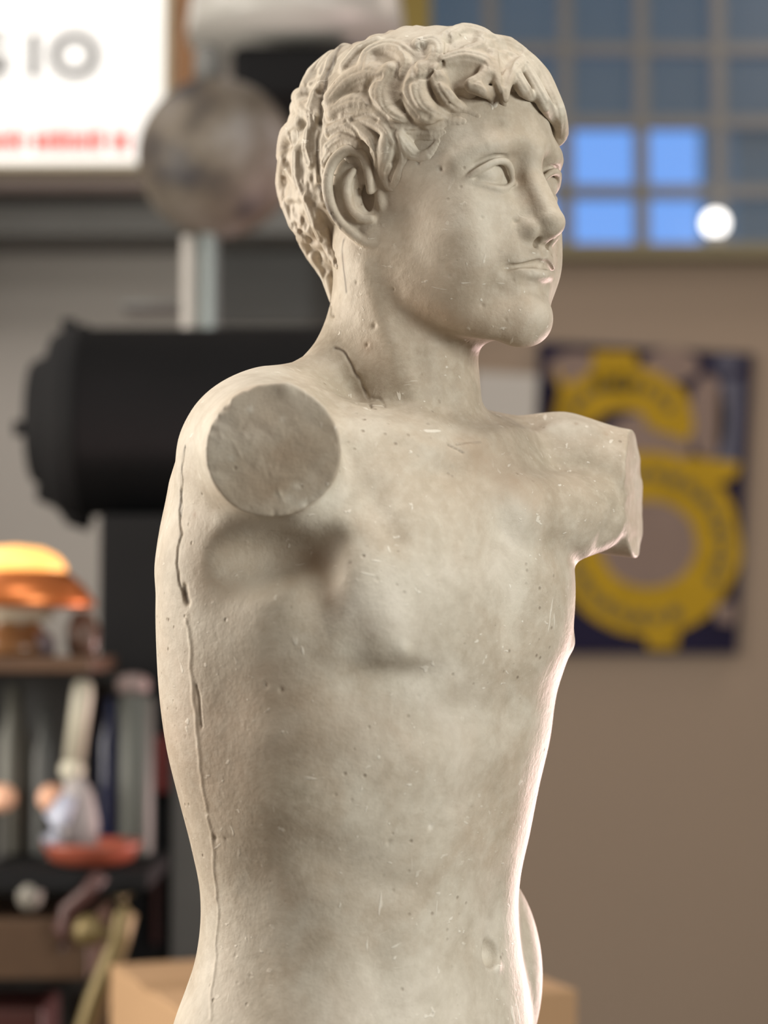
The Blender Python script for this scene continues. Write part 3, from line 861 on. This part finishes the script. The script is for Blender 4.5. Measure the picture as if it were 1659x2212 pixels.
# walls with the window opening on the right
wx0, wx1 = at(930, 300, YW).x, 2.6
wz0, wz1 = at(1300, 537, YW).z, 3.75
bm = bmesh.new()
box(bm, (-3.5, YW, 0), (wx0, YW + .15, 4.2)); box(bm, (wx0, YW, 0), (wx1, YW + .15, wz0)); box(bm, (wx0, YW, wz1), (wx1, YW + .15, 4.2)); box(bm, (wx1, YW, 0), (3.5, YW + .15, 4.2))
structure(mesh('wall_back', bm, m_wall))
for nm, lo, hi, m in (('wall_left', (-3.6, -3, 0), (-3.5, YW, 4.2), m_wallg), ('wall_right', (3.5, -3, 0), (3.6, YW, 4.2), m_wall), ('wall_front', (-3.5, -3.1, 0), (3.5, -3, 4.2), m_wallg),
                      ('floor', (-3.6, -3.1, -.1), (3.6, YW + .15, 0), m_floor), ('ceiling', (-3.6, -3.1, 4.2), (3.6, YW + .15, 4.3), m_ceil)):
    bm = bmesh.new(); box(bm, lo, hi); structure(mesh(nm, bm, m))
# grey panelled stretch of wall behind the left-hand things
bm = bmesh.new(); box(bm, (-3.5, YW - .04, 0), (at(700, 300, YW).x, YW, 4.2)); structure(mesh('trim_2', bm, m_wallg))
win = D.objects.new('window_1', None); win.location = ((wx0 + wx1) / 2, YW + .07, wz0); SC.collection.objects.link(win); win['kind'] = 'structure'; C.view_layer.update()
bm = bmesh.new()
for x in (1061, 1226, 1391, 1560, 1725, 1890, 2055, 2220, 2385, 2550):
    X = at(x, 300, YW).x
    if wx0 < X < wx1: box(bm, (X - .022, YW + .05, wz0), (X + .022, YW + .09, wz1))
for y in (-215, -60, 95, 253, 404):
    Z = at(1300, y, YW).z; box(bm, (wx0, YW + .052, Z - .019), (wx1, YW + .088, Z + .019))
mesh('window_bars', bm, m_mull, win)
m_glass = D.materials.new('window_glass'); m_glass.use_nodes = True; nt = m_glass.node_tree; nt.nodes.clear()
o_ = nt.nodes.new('ShaderNodeOutputMaterial'); mx = nt.nodes.new('ShaderNodeMixShader'); tr = nt.nodes.new('ShaderNodeBsdfTransparent'); gl = nt.nodes.new('ShaderNodeBsdfGlossy')
gl.inputs['Roughness'].default_value = 0.55; mx.inputs[0].default_value = 0.05; tr.inputs[0].default_value = (0.9, 0.93, 0.95, 1)
nt.links.new(tr.outputs[0], mx.inputs[1]); nt.links.new(gl.outputs[0], mx.inputs[2]); nt.links.new(mx.outputs[0], o_.inputs[0])
bm = bmesh.new(); box(bm, (wx0, YW + .066, wz0), (wx1, YW + .072, wz1)); mesh('window_pane', bm, m_glass, win)
bm = bmesh.new(); box(bm, (wx0 - px(75, YW), YW - .05, wz0 - .02), (wx0, YW + .02, 4.2), 0.005); structure(mesh('trim_1', bm, m_yellow))
bm = bmesh.new(); box(bm, (wx0, YW - .09, wz0 - px(32, YW)), (wx1, YW + .05, wz0), 0.005); structure(mesh('trim_3', bm, m_olive))
# outside the window: eaves and the wall of the next building
m_slate = mat('slate_render', (0.30, 0.25, 0.17), 0.9, noise=0.08, scale=2, spec=0.1)
nb = thing('neighbouring_building', (2.4, 9.0, 0), 'slate-grey building with deep eaves outside the upper window panes', 'building')
bm = bmesh.new(); box(bm, (at(1590, 300, 8.5).x, 8.5, 0), (4.6, 9.5, 7)); mesh('building_wall', bm, m_slate, nb)
bm = bmesh.new(); box(bm, (at(850, 200, 8.4).x, 8.4, at(1400, 245, 8.4).z), (4.6, 8.5, 7)); mesh('eaves', bm, m_slate, nb)

# round bulb on the sill
lb = thing('bulb_lamp', at(1545, 537, YW - .03), 'small glowing white bulb lamp standing on the window sill', 'lamp')
m_bulb = mat('lit_bulb', (1, 1, 1), 0.4, emit=(1, 0.97, 0.93), es=2.6)
ball('bulb', 1545, 482, 27, YW - .03, m_bulb, lb)
p = at(1545, 537, YW - .03); turned('lamp_base', [(.03, 0), (.03, .012), (.014, .02), (.014, at(1545, 505, YW - .03).z - p.z)], p, (0, 0, 1), m_mull, lb)

# poster
m_navy = mat('navy_print', (0.016, 0.013, 0.036), 0.8, spec=.15, noise=0.3, scale=9)
m_yprint = mat('yellow_print', (0.42, 0.26, 0.018), 0.8, spec=.15, noise=0.25, scale=16)
m_gprint = mat('mauve_print', (0.24, 0.175, 0.15), 0.8, spec=.15, noise=0.12, scale=9)
m_bprint = mat('blue_grey_print', (0.11, 0.11, 0.15), 0.8, spec=.15, noise=0.12, scale=9)
m_ink = mat('dark_print', (0.06, 0.045, 0.015), 0.5, noise=0.1)
bm = bmesh.new(); YP = YW - .03
def disc(bm, cx, cy, rx, ry, mi, hx=0, hy=0, lift=1, seg=48, a0=0, a1=360, wob=0):
    """printed ellipse, or ring when hx, hy are given"""
    Y = YP - .0012 * lift; full = a1 - a0 >= 360
    pts = lambda kx, ky: [bm.verts.new(at(cx + kx * (1 + wob * math.sin(9 * math.radians(a0 + (a1 - a0) * i / seg))) * math.cos(math.radians(a0 + (a1 - a0) * i / seg)), cy + ky * math.sin(math.radians(a0 + (a1 - a0) * i / seg)), Y)) for i in range(seg + (0 if full else 1))]
    o = pts(rx, ry)
    if hx:
        q = pts(hx, hy)
        for i in range(seg):
            j = (i + 1) % len(o); f = bm.faces.new((o[i], o[j], q[j], q[i])); f.material_index = mi
    else:
        f = bm.faces.new(o); f.material_index = mi
def quad(bm, P, mi, lift=1):
    f = bm.faces.new([bm.verts.new(at(x, y, YP - .0012 * lift)) for x, y in P]); f.material_index = mi
cor = [(1165, 738), (1627, 764), (1592, 1412), (1162, 1412)]
fr = [bm.verts.new(at(x, y, YP)) for x, y in cor]; bk = [bm.verts.new(v.co + Vector((0, .028, 0))) for v in fr]
bm.faces.new(fr); bm.faces.new(bk[::-1])
for i in range(4): bm.faces.new((fr[i], fr[(i + 1) % 4], bk[(i + 1) % 4], bk[i]))
disc(bm, 1245, 800, 62, 40, 2, lift=1); disc(bm, 1450, 790, 60, 36, 2, lift=1)
disc(bm, 1530, 900, 40, 90, 2, lift=1); disc(bm, 1400, 960, 95, 70, 2, lift=1)
quad(bm, [(1555, 815), (1605, 818), (1595, 1000), (1548, 1000)], 3, 1); disc(bm, 1572, 785, 32, 16, 3, lift=1)
disc(bm, 1345, 905, 152, 115, 1, 48, 20, 2, a0=170, a1=385, wob=.02)
quad(bm, [(1282, 758), (1372, 760), (1385, 850), (1270, 850)], 1, 2)
quad(bm, [(1200, 790), (1245, 860), (1300, 900), (1215, 890)], 1, 3)
disc(bm, 1400, 1175, 200, 200, 1, 104, 94, 3, wob=.015); disc(bm, 1400, 1175, 106, 96, 2, lift=2)
quad(bm, [(1392, 1350), (1470, 1345), (1462, 1402), (1400, 1402)], 1, 4)
quad(bm, [(1480, 985), (1600, 1000), (1590, 1030), (1520, 1060)], 1, 4); quad(bm, [(1540, 1310), (1590, 1300), (1585, 1350), (1550, 1345)], 2, 4)
quad(bm, [(1400, 900), (1490, 870), (1480, 930), (1420, 935)], 1, 4)
for i in range(26):
    if i in (3, 4, 16, 17): continue
    a = 2 * math.pi * i / 26; x, y = 1400 + 160 * math.cos(a), 1180 + 155 * math.sin(a)
    disc(bm, x, y, 11 + 4 * (i % 2), 14, 4, lift=5, seg=10)
for i in range(8):
    a = math.radians(200 + i * 20); disc(bm, 1345 + 108 * math.cos(a), 905 + 76 * math.sin(a), 9, 12, 4, lift=5, seg=10)
for v in bm.verts:
    pass
po = mesh('poster', bm, m_navy)
for m in (m_yprint, m_gprint, m_bprint, m_ink): po.data.materials.append(m)
tag(po, 'dark navy poster with two big yellow rings one above the other', 'poster')

# pale box beside the poster
o = rect('fuse_box', 1020, 806, 1158, 1010, YW - .12, .12, m_pale, None, .006, math.radians(3)); tag(o, 'pale grey flat box on the wall just left of the poster', 'box')

# cardboard box on a bench behind the statue
YB = 2.7
m_bench = mat('bench_wood', (0.20, 0.13, 0.08), 0.6, noise=0.2, scale=12)
zt = at(415, 2075, 3.1).z
cb = thing('cardboard_box', (-.03, YB + .28, zt - .34), 'closed tan cardboard box behind the hips of the statue', 'box')
MR = Matrix.Translation((-.005, YB + .28, 0)) @ Matrix.Rotation(math.radians(20), 4, 'Z')
bm = bmesh.new(); box(bm, (-.35, -.22, zt - .34), (.21, .22, zt), .004, MR); mesh('carton', bm, m_card, cb)
bm = bmesh.new(); box(bm, (-.352, -.03, zt), (.212, .03, zt + .001), 0, MR); mesh('packing_tape', bm, mat('packing_tape', (.34, .21, .11), .6), cb)
wb = thing('workbench', (0, YB + .25, 0), 'wooden workbench under the cardboard box', 'table')
bm = bmesh.new(); box(bm, (-.38, YB - .05, zt - .38), (.75, YB + .65, zt - .34), .004); mesh('bench_top', bm, m_bench, wb)
for sx in (-.31, .7):
    for yy in (YB, YB + .6):
        bm = bmesh.new(); box(bm, (sx - .03, yy - .03, 0), (sx + .03, yy + .03, zt - .38), .003); mesh('leg', bm, m_bench, wb)

# plinth under the statue
pb = base_c
bm = bmesh.new(); box(bm, (pb[0] - .2, pb[1] - .2, 0), (pb[0] + .2, pb[1] + .2, pb[2]), .004); box(bm, (pb[0] - .23, pb[1] - .23, 0), (pb[0] + .23, pb[1] + .23, .08), .004)
tag(mesh('plinth', bm, mat('plinth_wood', (.3, .25, .2), .6, noise=.1)), 'square plinth carrying the plaster statue', 'plinth')

# illuminated sign
YS = 5.45
sg = thing('illuminated_sign', at(60, 410, YS), 'glowing white lightbox sign with grey capitals and a red line', 'sign')
m_face = mat('lit_acrylic', (0.9, 0.9, 0.88), 0.4, emit=(1.0, 0.985, 0.95), es=.62)
m_let = mat('sign_grey', (0.10, 0.10, 0.10), 0.5, emit=(0.5, 0.47, 0.44), es=0.08)
m_red = mat('sign_red', (0.7, 0.08, 0.05), 0.5, emit=(1.0, 0.10, 0.08), es=0.3)
m_cream = mat('cream_edge', (0.62, 0.55, 0.40), 0.5, noise=0.05)
m_pink = mat('mauve_grey_board', (0.33, 0.27, 0.25), 0.7, noise=0.06)
rect('sign_face', -260, -170, 352, 352, YS + .012, .10, m_face, sg)
rect('sign_frame', 352, -170, 364, 364, YS, .12, m_cream, sg); rect('sign_frame', -260, 352, 364, 362, YS, .12, m_cream, sg)
def letters(name, txt, x, y, cap, m, parent, Y):
    c = D.curves.new(name, 'FONT'); c.body = txt; c.size = px(cap, Y) / .73; c.extrude = .002; c.offset = px(cap, Y) * .045
    o = D.objects.new(name, c); SC.collection.objects.link(o); C.view_layer.update()
    me = D.meshes.new_from_object(o); D.objects.remove(o)
    me.materials.clear(); me.materials.append(m)
    for v in me.vertices: v.co = Vector((v.co.x, -v.co.z, v.co.y))
    xs = [v.co.x for v in me.vertices]; p = at(x, y, Y)
    for v in me.vertices: v.co += Vector((p.x - (min(xs) + max(xs)) / 2, Y, p.z))
    return link(D.objects.new(name, me), parent)
letters('letter', 'G', -32, 164, 100, m_let, sg, YS + .008); letters('letter', 'I', 72, 164, 100, m_let, sg, YS + .008); letters('letter', 'O', 160, 164, 100, m_let, sg, YS + .008)
bm = bmesh.new(); x = -250; k = 0
while x < 268:
    w_ = (16, 9, 20, 13, 18, 11)[k % 6]; a, b = at(x, 300, YS), at(x + w_, 300, YS); top = 282 if k % 4 else 276
    box(bm, (a.x, YS + .006, at(x, 326, YS).z), (b.x, YS + .013, at(x, top, YS).z)); x += w_ + 7 + (12 if k % 7 == 6 else 0); k += 1
mesh('red_lettering', bm, m_red, sg)
# ledge and rails under the sign
YR = 5.6
lg = thing('wall_ledge', at(100, 500, YR), 'long mauve-grey ledge with dark groove beneath the lit sign', 'shelf')
rect('ledge_board', -420, 364, 760, 412, YR, .3, m_pink, lg, .003); rect('ledge_groove', -420, 412, 760, 440, YR + .06, .24, m_dark, lg); rect('ledge_fascia', -420, 440, 760, 505, YR + .03, .27, m_grey, lg, .003)
rect('bracket', -380, 505, -360, 700, YR + .1, YW - YR - .15, m_grey, lg); rect('bracket', 735, 505, 755, 700, YR + .1, YW - YR - .15, m_grey, lg)
o = rect('wood_post', 366, -260, 432, 364, 5.75, .08, m_wood, None, .004); tag(o, 'upright orange-brown wooden strip between the sign and the globe', 'post')

# mottled globe on pipe stand
YG = 3.95
m_globe = D.materials.new('mottled_globe'); m_globe.use_nodes = True; nt = m_globe.node_tree; b = nt.nodes['Principled BSDF']; b.inputs['Roughness'].default_value = .55
tc = nt.nodes.new('ShaderNodeTexCoord'); n = nt.nodes.new('ShaderNodeTexNoise'); n.inputs['Scale'].default_value = 9; n.inputs['Detail'].default_value = 4; nt.links.new(tc.outputs['Object'], n.inputs[0])
r = nt.nodes.new('ShaderNodeValToRGB'); e = r.color_ramp.elements; e.new(.5); e.new(.6)
for i, (p_, c_) in enumerate(((.34, (.03, .025, .027)), (.47, (.12, .098, .075)), (.58, (.17, .145, .12)), (.70, (.25, .235, .225)))): e[i].position = p_; e[i].color = (*c_, 1)
nt.links.new(n.outputs[0], r.inputs[0]); nt.links.new(r.outputs[0], b.inputs['Base Color'])
gb = thing('mottled_globe', at(465, 520, YG), 'mottled grey-brown globe left of the statue head', 'globe')
ball('globe_ball', 468, 342, 174, YG, m_globe, gb)
c0 = at(450, 175, YG); turned('top_collar', [(.028, 0), (.028, .05), (.018, .07)], c0, (0, 0, 1), m_grey, gb)
m_steel = mat('bluish_steel', (.22, .25, .25), .35, metal=.3, noise=.1)
bm = bmesh.new(); a = at(452, 505, YG); b_ = Vector((a.x, a.y, 0)); tube(bm, [a, b_], px(21, YG)); mesh('stand_pipe', bm, m_steel, gb)
bm = bmesh.new(); a = at(408, 512, YG); b_ = Vector((a.x, a.y, 0)); tube(bm, [a, b_], px(15, YG)); mesh('stand_pipe', bm, m_pale, gb)
o = rect('rail_shelf', 262, 650, 400, 662, YG + .1, .12, m_grey, gb)
# hooded lamp above, with black fitting
hl = thing('hood_lamp', at(620, 90, 4.3), 'off-white enamel hood at the top edge above the globe', 'lamp')
ce = at(640, 92, 4.3); R_ = px(238, 4.3)
bm = bmesh.new(); lathe(bm, [(R_, 0), (R_ * 1.0, .03), (R_ * .95, .12), (R_ * .8, .2), (R_ * .5, .26), (.05, .3)], ce, (0, 0, 1), 48); mesh('hood', bm, mat('enamel', (.50, .49, .46), .35, noise=.05), hl, True)
turned('hanging_rod', [(.012, 0), (.012, 4.2 - ce.z - .3)], ce + Vector((0, 0, .3)), (0, 0, 1), m_grey, hl)
o = rect('black_fitting', 500, 94, 780, 205, 4.2, .3, m_black, hl, .02); o['label'] = 'black box fitting under the hood'
o = rect('dark_panel', 470, 505, 730, 700, YW - .09, .045, mat('slate_panel', (.13, .13, .128), .7, noise=.1)); tag(o, 'dark grey flat panel behind the stand pipes', 'panel')

# black theatre spotlight on black stand
YL = 3.5
sp = thing('black_spotlight', at(400, 1130, YL), 'big black theatre spotlight lying level, left of the shoulder', 'spotlight')
c0 = at(72, 912, YL + .15); u_ = lambda n: px(n, YL + .15)
turned('lamp_housing', [(u_(r_), u_(h_)) for r_, h_ in ((128, 0), (135, 8), (150, 45), (188, 48), (206, 80), (206, 92), (212, 110), (212, 118), (204, 122), (204, 640), (180, 660))], c0, (1, 0, 0), m_black, sp, 56)
turned('focus_knob', [(u_(14), u_(-42)), (u_(17), u_(-40)), (u_(17), u_(-14)), (u_(10), u_(-12)), (u_(10), u_(4))], at(72, 925, YL + .15), (1, 0, 0), m_black, sp)
o = rect('top_fin', 132, 688, 162, 712, YL + .13, .04, m_black, sp, .003)
rect('filter_holder', 76, 1040, 214, 1084, YL + .1, .12, m_black, sp, .01); bm = bmesh.new(); tube(bm, [at(120, 1060, YL + .15), at(160, 1118, YL + .15), at(196, 1128, YL + .15)], [px(22, YL)] * 3); mesh('yoke', bm, m_black, sp, True)
# dark cabinet carrying it
zc = c0.z - u_(206) - .005
kb = thing('black_cabinet', (at(480, 1500, YL).x, YL + .25, 0), 'tall black cabinet under the spotlight, behind the statue waist', 'cabinet')
bm = bmesh.new(); box(bm, (at(212, 1500, YL).x, YL, .05), (at(760, 1500, YL).x, YL + .4, zc), .006); mesh('cabinet_body', bm, m_black, kb)
o = rect('side_panel', 368, 1640, 640, 2240, YL - .03, .03, mat('grey_panel', (.085, .083, .08), .6, noise=.1), kb, .004); o['label'] = 'dark grey panel'
o = rect('red_strip', 334, 1590, 362, 1712, YL - .02, .02, mat('deep_red', (.12, .012, .010), .5), kb, .003); o['label'] = 'dark red strip'
rect('red_strip', 330, 1860, 342, 2040, YL - .02, .02, mat('dim_red', (.035, .008, .008), .5), kb)
bm = bmesh.new(); box(bm, (at(230, 1500, YL).x, YL + .05, 0), (at(740, 1500, YL).x, YL + .36, .05)); mesh('cabinet_foot', bm, m_black, kb)

# shelf unit with small things on the left edge
YT = 3.2
su = thing('shelf_unit', (at(40, 2000, YT).x, YT + .2, 0), 'dark wooden shelf unit full of small things at the left edge', 'shelf')
xl, xr = at(-330, 1700, YT).x, at(205, 1700, YT).x
zs = {}
def plank(y, th, m, nm='shelf_board', x1=None):
    z = at(100, y, YT).z; zs[y] = z
    bm = bmesh.new(); box(bm, (xl, YT - .06, z - th), (x1 if x1 else xr, YT + .26, z), .003); mesh(nm, bm, m, su)
bm = bmesh.new(); box(bm, (xl, YT + .26, 0), (xr, YT + .28, at(0, 1455, YT).z)); mesh('back_board', bm, m_dark, su)
plank(1418, px(34, YT), mat('brown_board', (.085, .045, .025), .5, noise=.2, scale=12)); plank(1872, .03, m_black, x1=at(330, 1872, YT).x); plank(1975, px(125, YT), m_dwood)
for xx in (xl, xr - .064):
    bm = bmesh.new(); box(bm, (xx, YT + .18, 0), (xx + .025, YT + .26, zs[1418] - px(34, YT))); mesh('upright', bm, m_dark, su)
# copper lamp
cl = thing('copper_lamp', at(35, 1418, YT), 'copper dome lamp with highlight glow on the top shelf at the left edge', 'lamp')
m_cop = mat('copper', (.55, .17, .05), .35, metal=.7, noise=.15); m_amb = mat('amber_highlight', (.9, .4, .1), .4, emit=(1.0, .50, .14), es=1.3)
p = at(30, 1417, YT); q_ = lambda n: px(n, YT)
turned('lamp_foot', [(q_(85), 0), (q_(90), q_(20)), (q_(70), q_(50)), (q_(50), q_(75)), (q_(64), q_(95)), (q_(40), q_(110))], p, (0, 0, 1), mat('brown_glass', (.16, .075, .03), .25, noise=.3, scale=20), cl)
turned('diffuser', [(q_(30), q_(70)), (q_(78), q_(78)), (q_(84), q_(100)), (q_(78), q_(130)), (q_(30), q_(134))], p, (0, 0, 1), mat('cream_glass', (.50, .44, .34), .4, noise=.08), cl)
turned('shade', [(q_(168), q_(104)), (q_(175), q_(112)), (q_(150), q_(150)), (q_(118), q_(178)), (q_(112), q_(182))], p, (0, 0, 1), m_cop, cl)
turned('shade_crown', [(q_(112), q_(180)), (q_(108), q_(196)), (q_(92), q_(216)), (q_(60), q_(232)), (q_(4), q_(238))], p, (0, 0, 1), m_amb, cl)  # crown emits in place of a highlight on the dome
bm = bmesh.new(); p = at(178, 1417, YT); lathe(bm, [(q_(26), 0), (q_(34), q_(20)), (q_(36), q_(60)), (q_(20), q_(92)), (q_(12), q_(96))], p, (0, 0, 1)); tag(mesh('brown_jar', bm, mat('brown_glaze', (.09, .045, .028), .4, noise=.2), None, True), 'small dark brown jar beside the copper lamp', 'jar')
bm = bmesh.new(); p = at(95, 1418, YT - .03) + Vector((0, 0, .002)); lathe(bm, [(q_(18), 0), (q_(24), q_(18)), (q_(20), q_(40)), (q_(8), q_(48))], p, (0, 0, 1)); tag(mesh('violet_pot', bm, mat('violet_glaze', (.10, .075, .085), .4, noise=.1), None, True), 'tiny mauve pot in front of the brown jar', 'pot')

# things on the middle shelf
z2 = zs[1872] + .0015
def stand(name, x, prof, m, label, cat, Yo=0.0, zb=None, group=None):
    b = at(x, 1872, YT + Yo); b.z = z2 if zb is None else zb
    o = turned(name, [(q_(r_), q_(h_)) for r_, h_ in prof], b, (0, 0, 1), m); return tag(o, label, cat, group)
dish = stand('red_dish', 198, [(50, 0), (88, 14), (104, 44), (106, 52), (96, 50), (82, 22), (20, 12)], mat('red_orange_glaze', (.30, .075, .045), .4, noise=.12), 'red-orange shallow dish on the middle shelf', 'dish')
z3 = z2 + q_(12)
m_hand = mat('pale_handle', (.50, .47, .38), .45, noise=.04); m_lav = mat('lavender_plastic', (.38, .40, .50), .4, noise=.15, scale=30)
bt = thing('pale_handled_tool', at(175, 1860, YT), 'pale rod-shaped brush leaning upright out of the red dish', 'tool')
bm = bmesh.new(); tube(bm, [at(182, 1468, YT), at(180, 1476, YT), at(178, 1500, YT), at(160, 1640, YT)], [q_(10), q_(20), q_(23), q_(22)], 20); mesh('handle', bm, m_hand, bt, True)
ball('ferrule', 156, 1664, 27, YT, m_hand, bt)
bm = bmesh.new(); tube(bm, [at(160, 1680, YT), at(168, 1720, YT), at(172, 1780, YT), at(176, 1842, YT)], [q_(20), q_(34), q_(42), q_(34)], 20); mesh('bristle_head', bm, mat('greyish_bristle', (.33, .30, .30), .8, noise=.15, scale=30), bt, True)
bm = bmesh.new(); tube(bm, [at(150, 1720, YT - .04), at(122, 1770, YT - .04), at(112, 1808, YT - .04), at(120, 1828, YT - .04)], [q_(16), q_(28), q_(26), q_(16)], 18); tag(mesh('glass_stopper', bm, m_lav, None, True), 'pale blue rounded stopper leaning on the dish rim', 'stopper')
m_peach = mat('peach_bulb', (.75, .42, .28), .4, emit=(1.0, .55, .36), es=.12)
for x, sx in ((6, 0), (112, 0)):
    b = at(x, 1872, YT + .1); b.z = z2
    tl = thing('round_lamp', b, 'peach round bulb at the left frame edge' if x < 50 else 'peach round bulb beside the leaning brush', 'lamp', None)
    turned('stem', [(q_(20), 0), (q_(20), q_(6)), (q_(8), q_(12)), (q_(8), at(x, 1750, YT + .1).z and (at(x, 1750, YT + .1).z - z2) / px(1, YT) * 1.0 * q_(1))], b, (0, 0, 1), m_dark, tl)
    ball('bulb', x, 1724, 30, YT + .1, m_peach, tl)
m_ol = mat('grey_green_tin', (.11, .11, .095), .5, noise=.15)
stand('bottle', 28, [(34, 0), (36, 10), (36, 260), (22, 300), (16, 380)], m_ol, 'tall grey-green bottle at the left frame edge', 'bottle', .17)
stand('bottle', 92, [(26, 0), (28, 10), (28, 230), (14, 270), (12, 330)], mat('dark_grey_tin', (.07, .072, .07), .5, noise=.15), 'slim dark grey bottle left of the pale brush', 'bottle', .17)
stand('grey_canister', 292, [(36, 0), (40, 10), (40, 345), (30, 362)], mat('grey_tin', (.075, .08, .072), .5, noise=.1), 'dark grey canister right of the red dish', 'canister', .15)
stand('bottle', 236, [(26, 0), (28, 10), (28, 250), (14, 300), (12, 350)], mat('blue_glass', (.012, .018, .06), .25, noise=.1), 'dark blue bottle behind the red dish', 'bottle', .2)
b = at(287, 1480, YT + .17); b = Vector((b.x, b.y, z2 + q_(362))); bm = bmesh.new(); lathe(bm, [(q_(30), 0), (q_(38), q_(10)), (q_(36), q_(34)), (q_(14), q_(44))], b, (0, 0, 1)); tag(mesh('pink_cup', bm, mat('dusty_pink', (.24, .18, .17), .5), None, True), 'dusty pink cup on top of the grey canister', 'cup')

# lower left
YK = YT - .085
bm = bmesh.new(); p = at(65, 1920, YK); lathe(bm, [(q_(24), 0), (q_(28), q_(6)), (q_(20), q_(14)), (q_(2), q_(20))], p, (0, -1, 0)); 
kn = ball('grey_stone', 65, 1932, 28, YK + .04, mat('warm_grey', (.20, .185, .16), .6, noise=.1), None, 1, 1.25); bm.free()
tag(kn, 'small rounded grey stone on the lower dark board', 'stone')
hz = thing('brass_hose', at(235, 2100, YK), 'curved brass tube with a round brass knob, lower left', 'hose')
bm = bmesh.new(); tube(bm, [at(268, 1935, YK), at(272, 1975, YK), at(258, 2030, YK), at(236, 2090, YK), at(208, 2160, YK), at(182, 2240, YK), at(150, 2400, YK)], [q_(20), q_(23), q_(23), q_(24), q_(25), q_(25), q_(25)], 18); mesh('brass_tube', bm, m_brass, hz, True)
ball('brass_knob', 192, 2010, 34, YK, m_brass, hz); bm = bmesh.new(); tube(bm, [at(200, 2012, YK), at(258, 2025, YK)], q_(10)); mesh('knob_stem', bm, m_brass, hz)
bm = bmesh.new(); tube(bm, [at(220, 1888, YK), at(188, 1930, YK), at(146, 1965, YK), at(132, 2010, YK), at(138, 2050, YK)], q_(17), 14); tag(mesh('maroon_cable', bm, mat('maroon_rubber', (.055, .02, .018), .5), None, True), 'thick maroon cable hanging from the shelf edge', 'cable')
bm = bmesh.new(); a = at(-120, 2170, YT - .02); b_ = at(92, 2170, YT - .02); zz = at(0, 2172, YT).z; box(bm, (a.x, YT - .02, zz - .16), (b_.x, YT + .16, zz), .01); tag(mesh('maroon_case', bm, mat('maroon_case', (.05, .012, .010), .5, noise=.1)), 'dark maroon case in the bottom left corner', 'case')
bm = bmesh.new(); box(bm, (xl, YT - .06, zz - .18), (xr, YT + .255, zz - .163), .003); mesh('shelf_board', bm, m_dark, su)
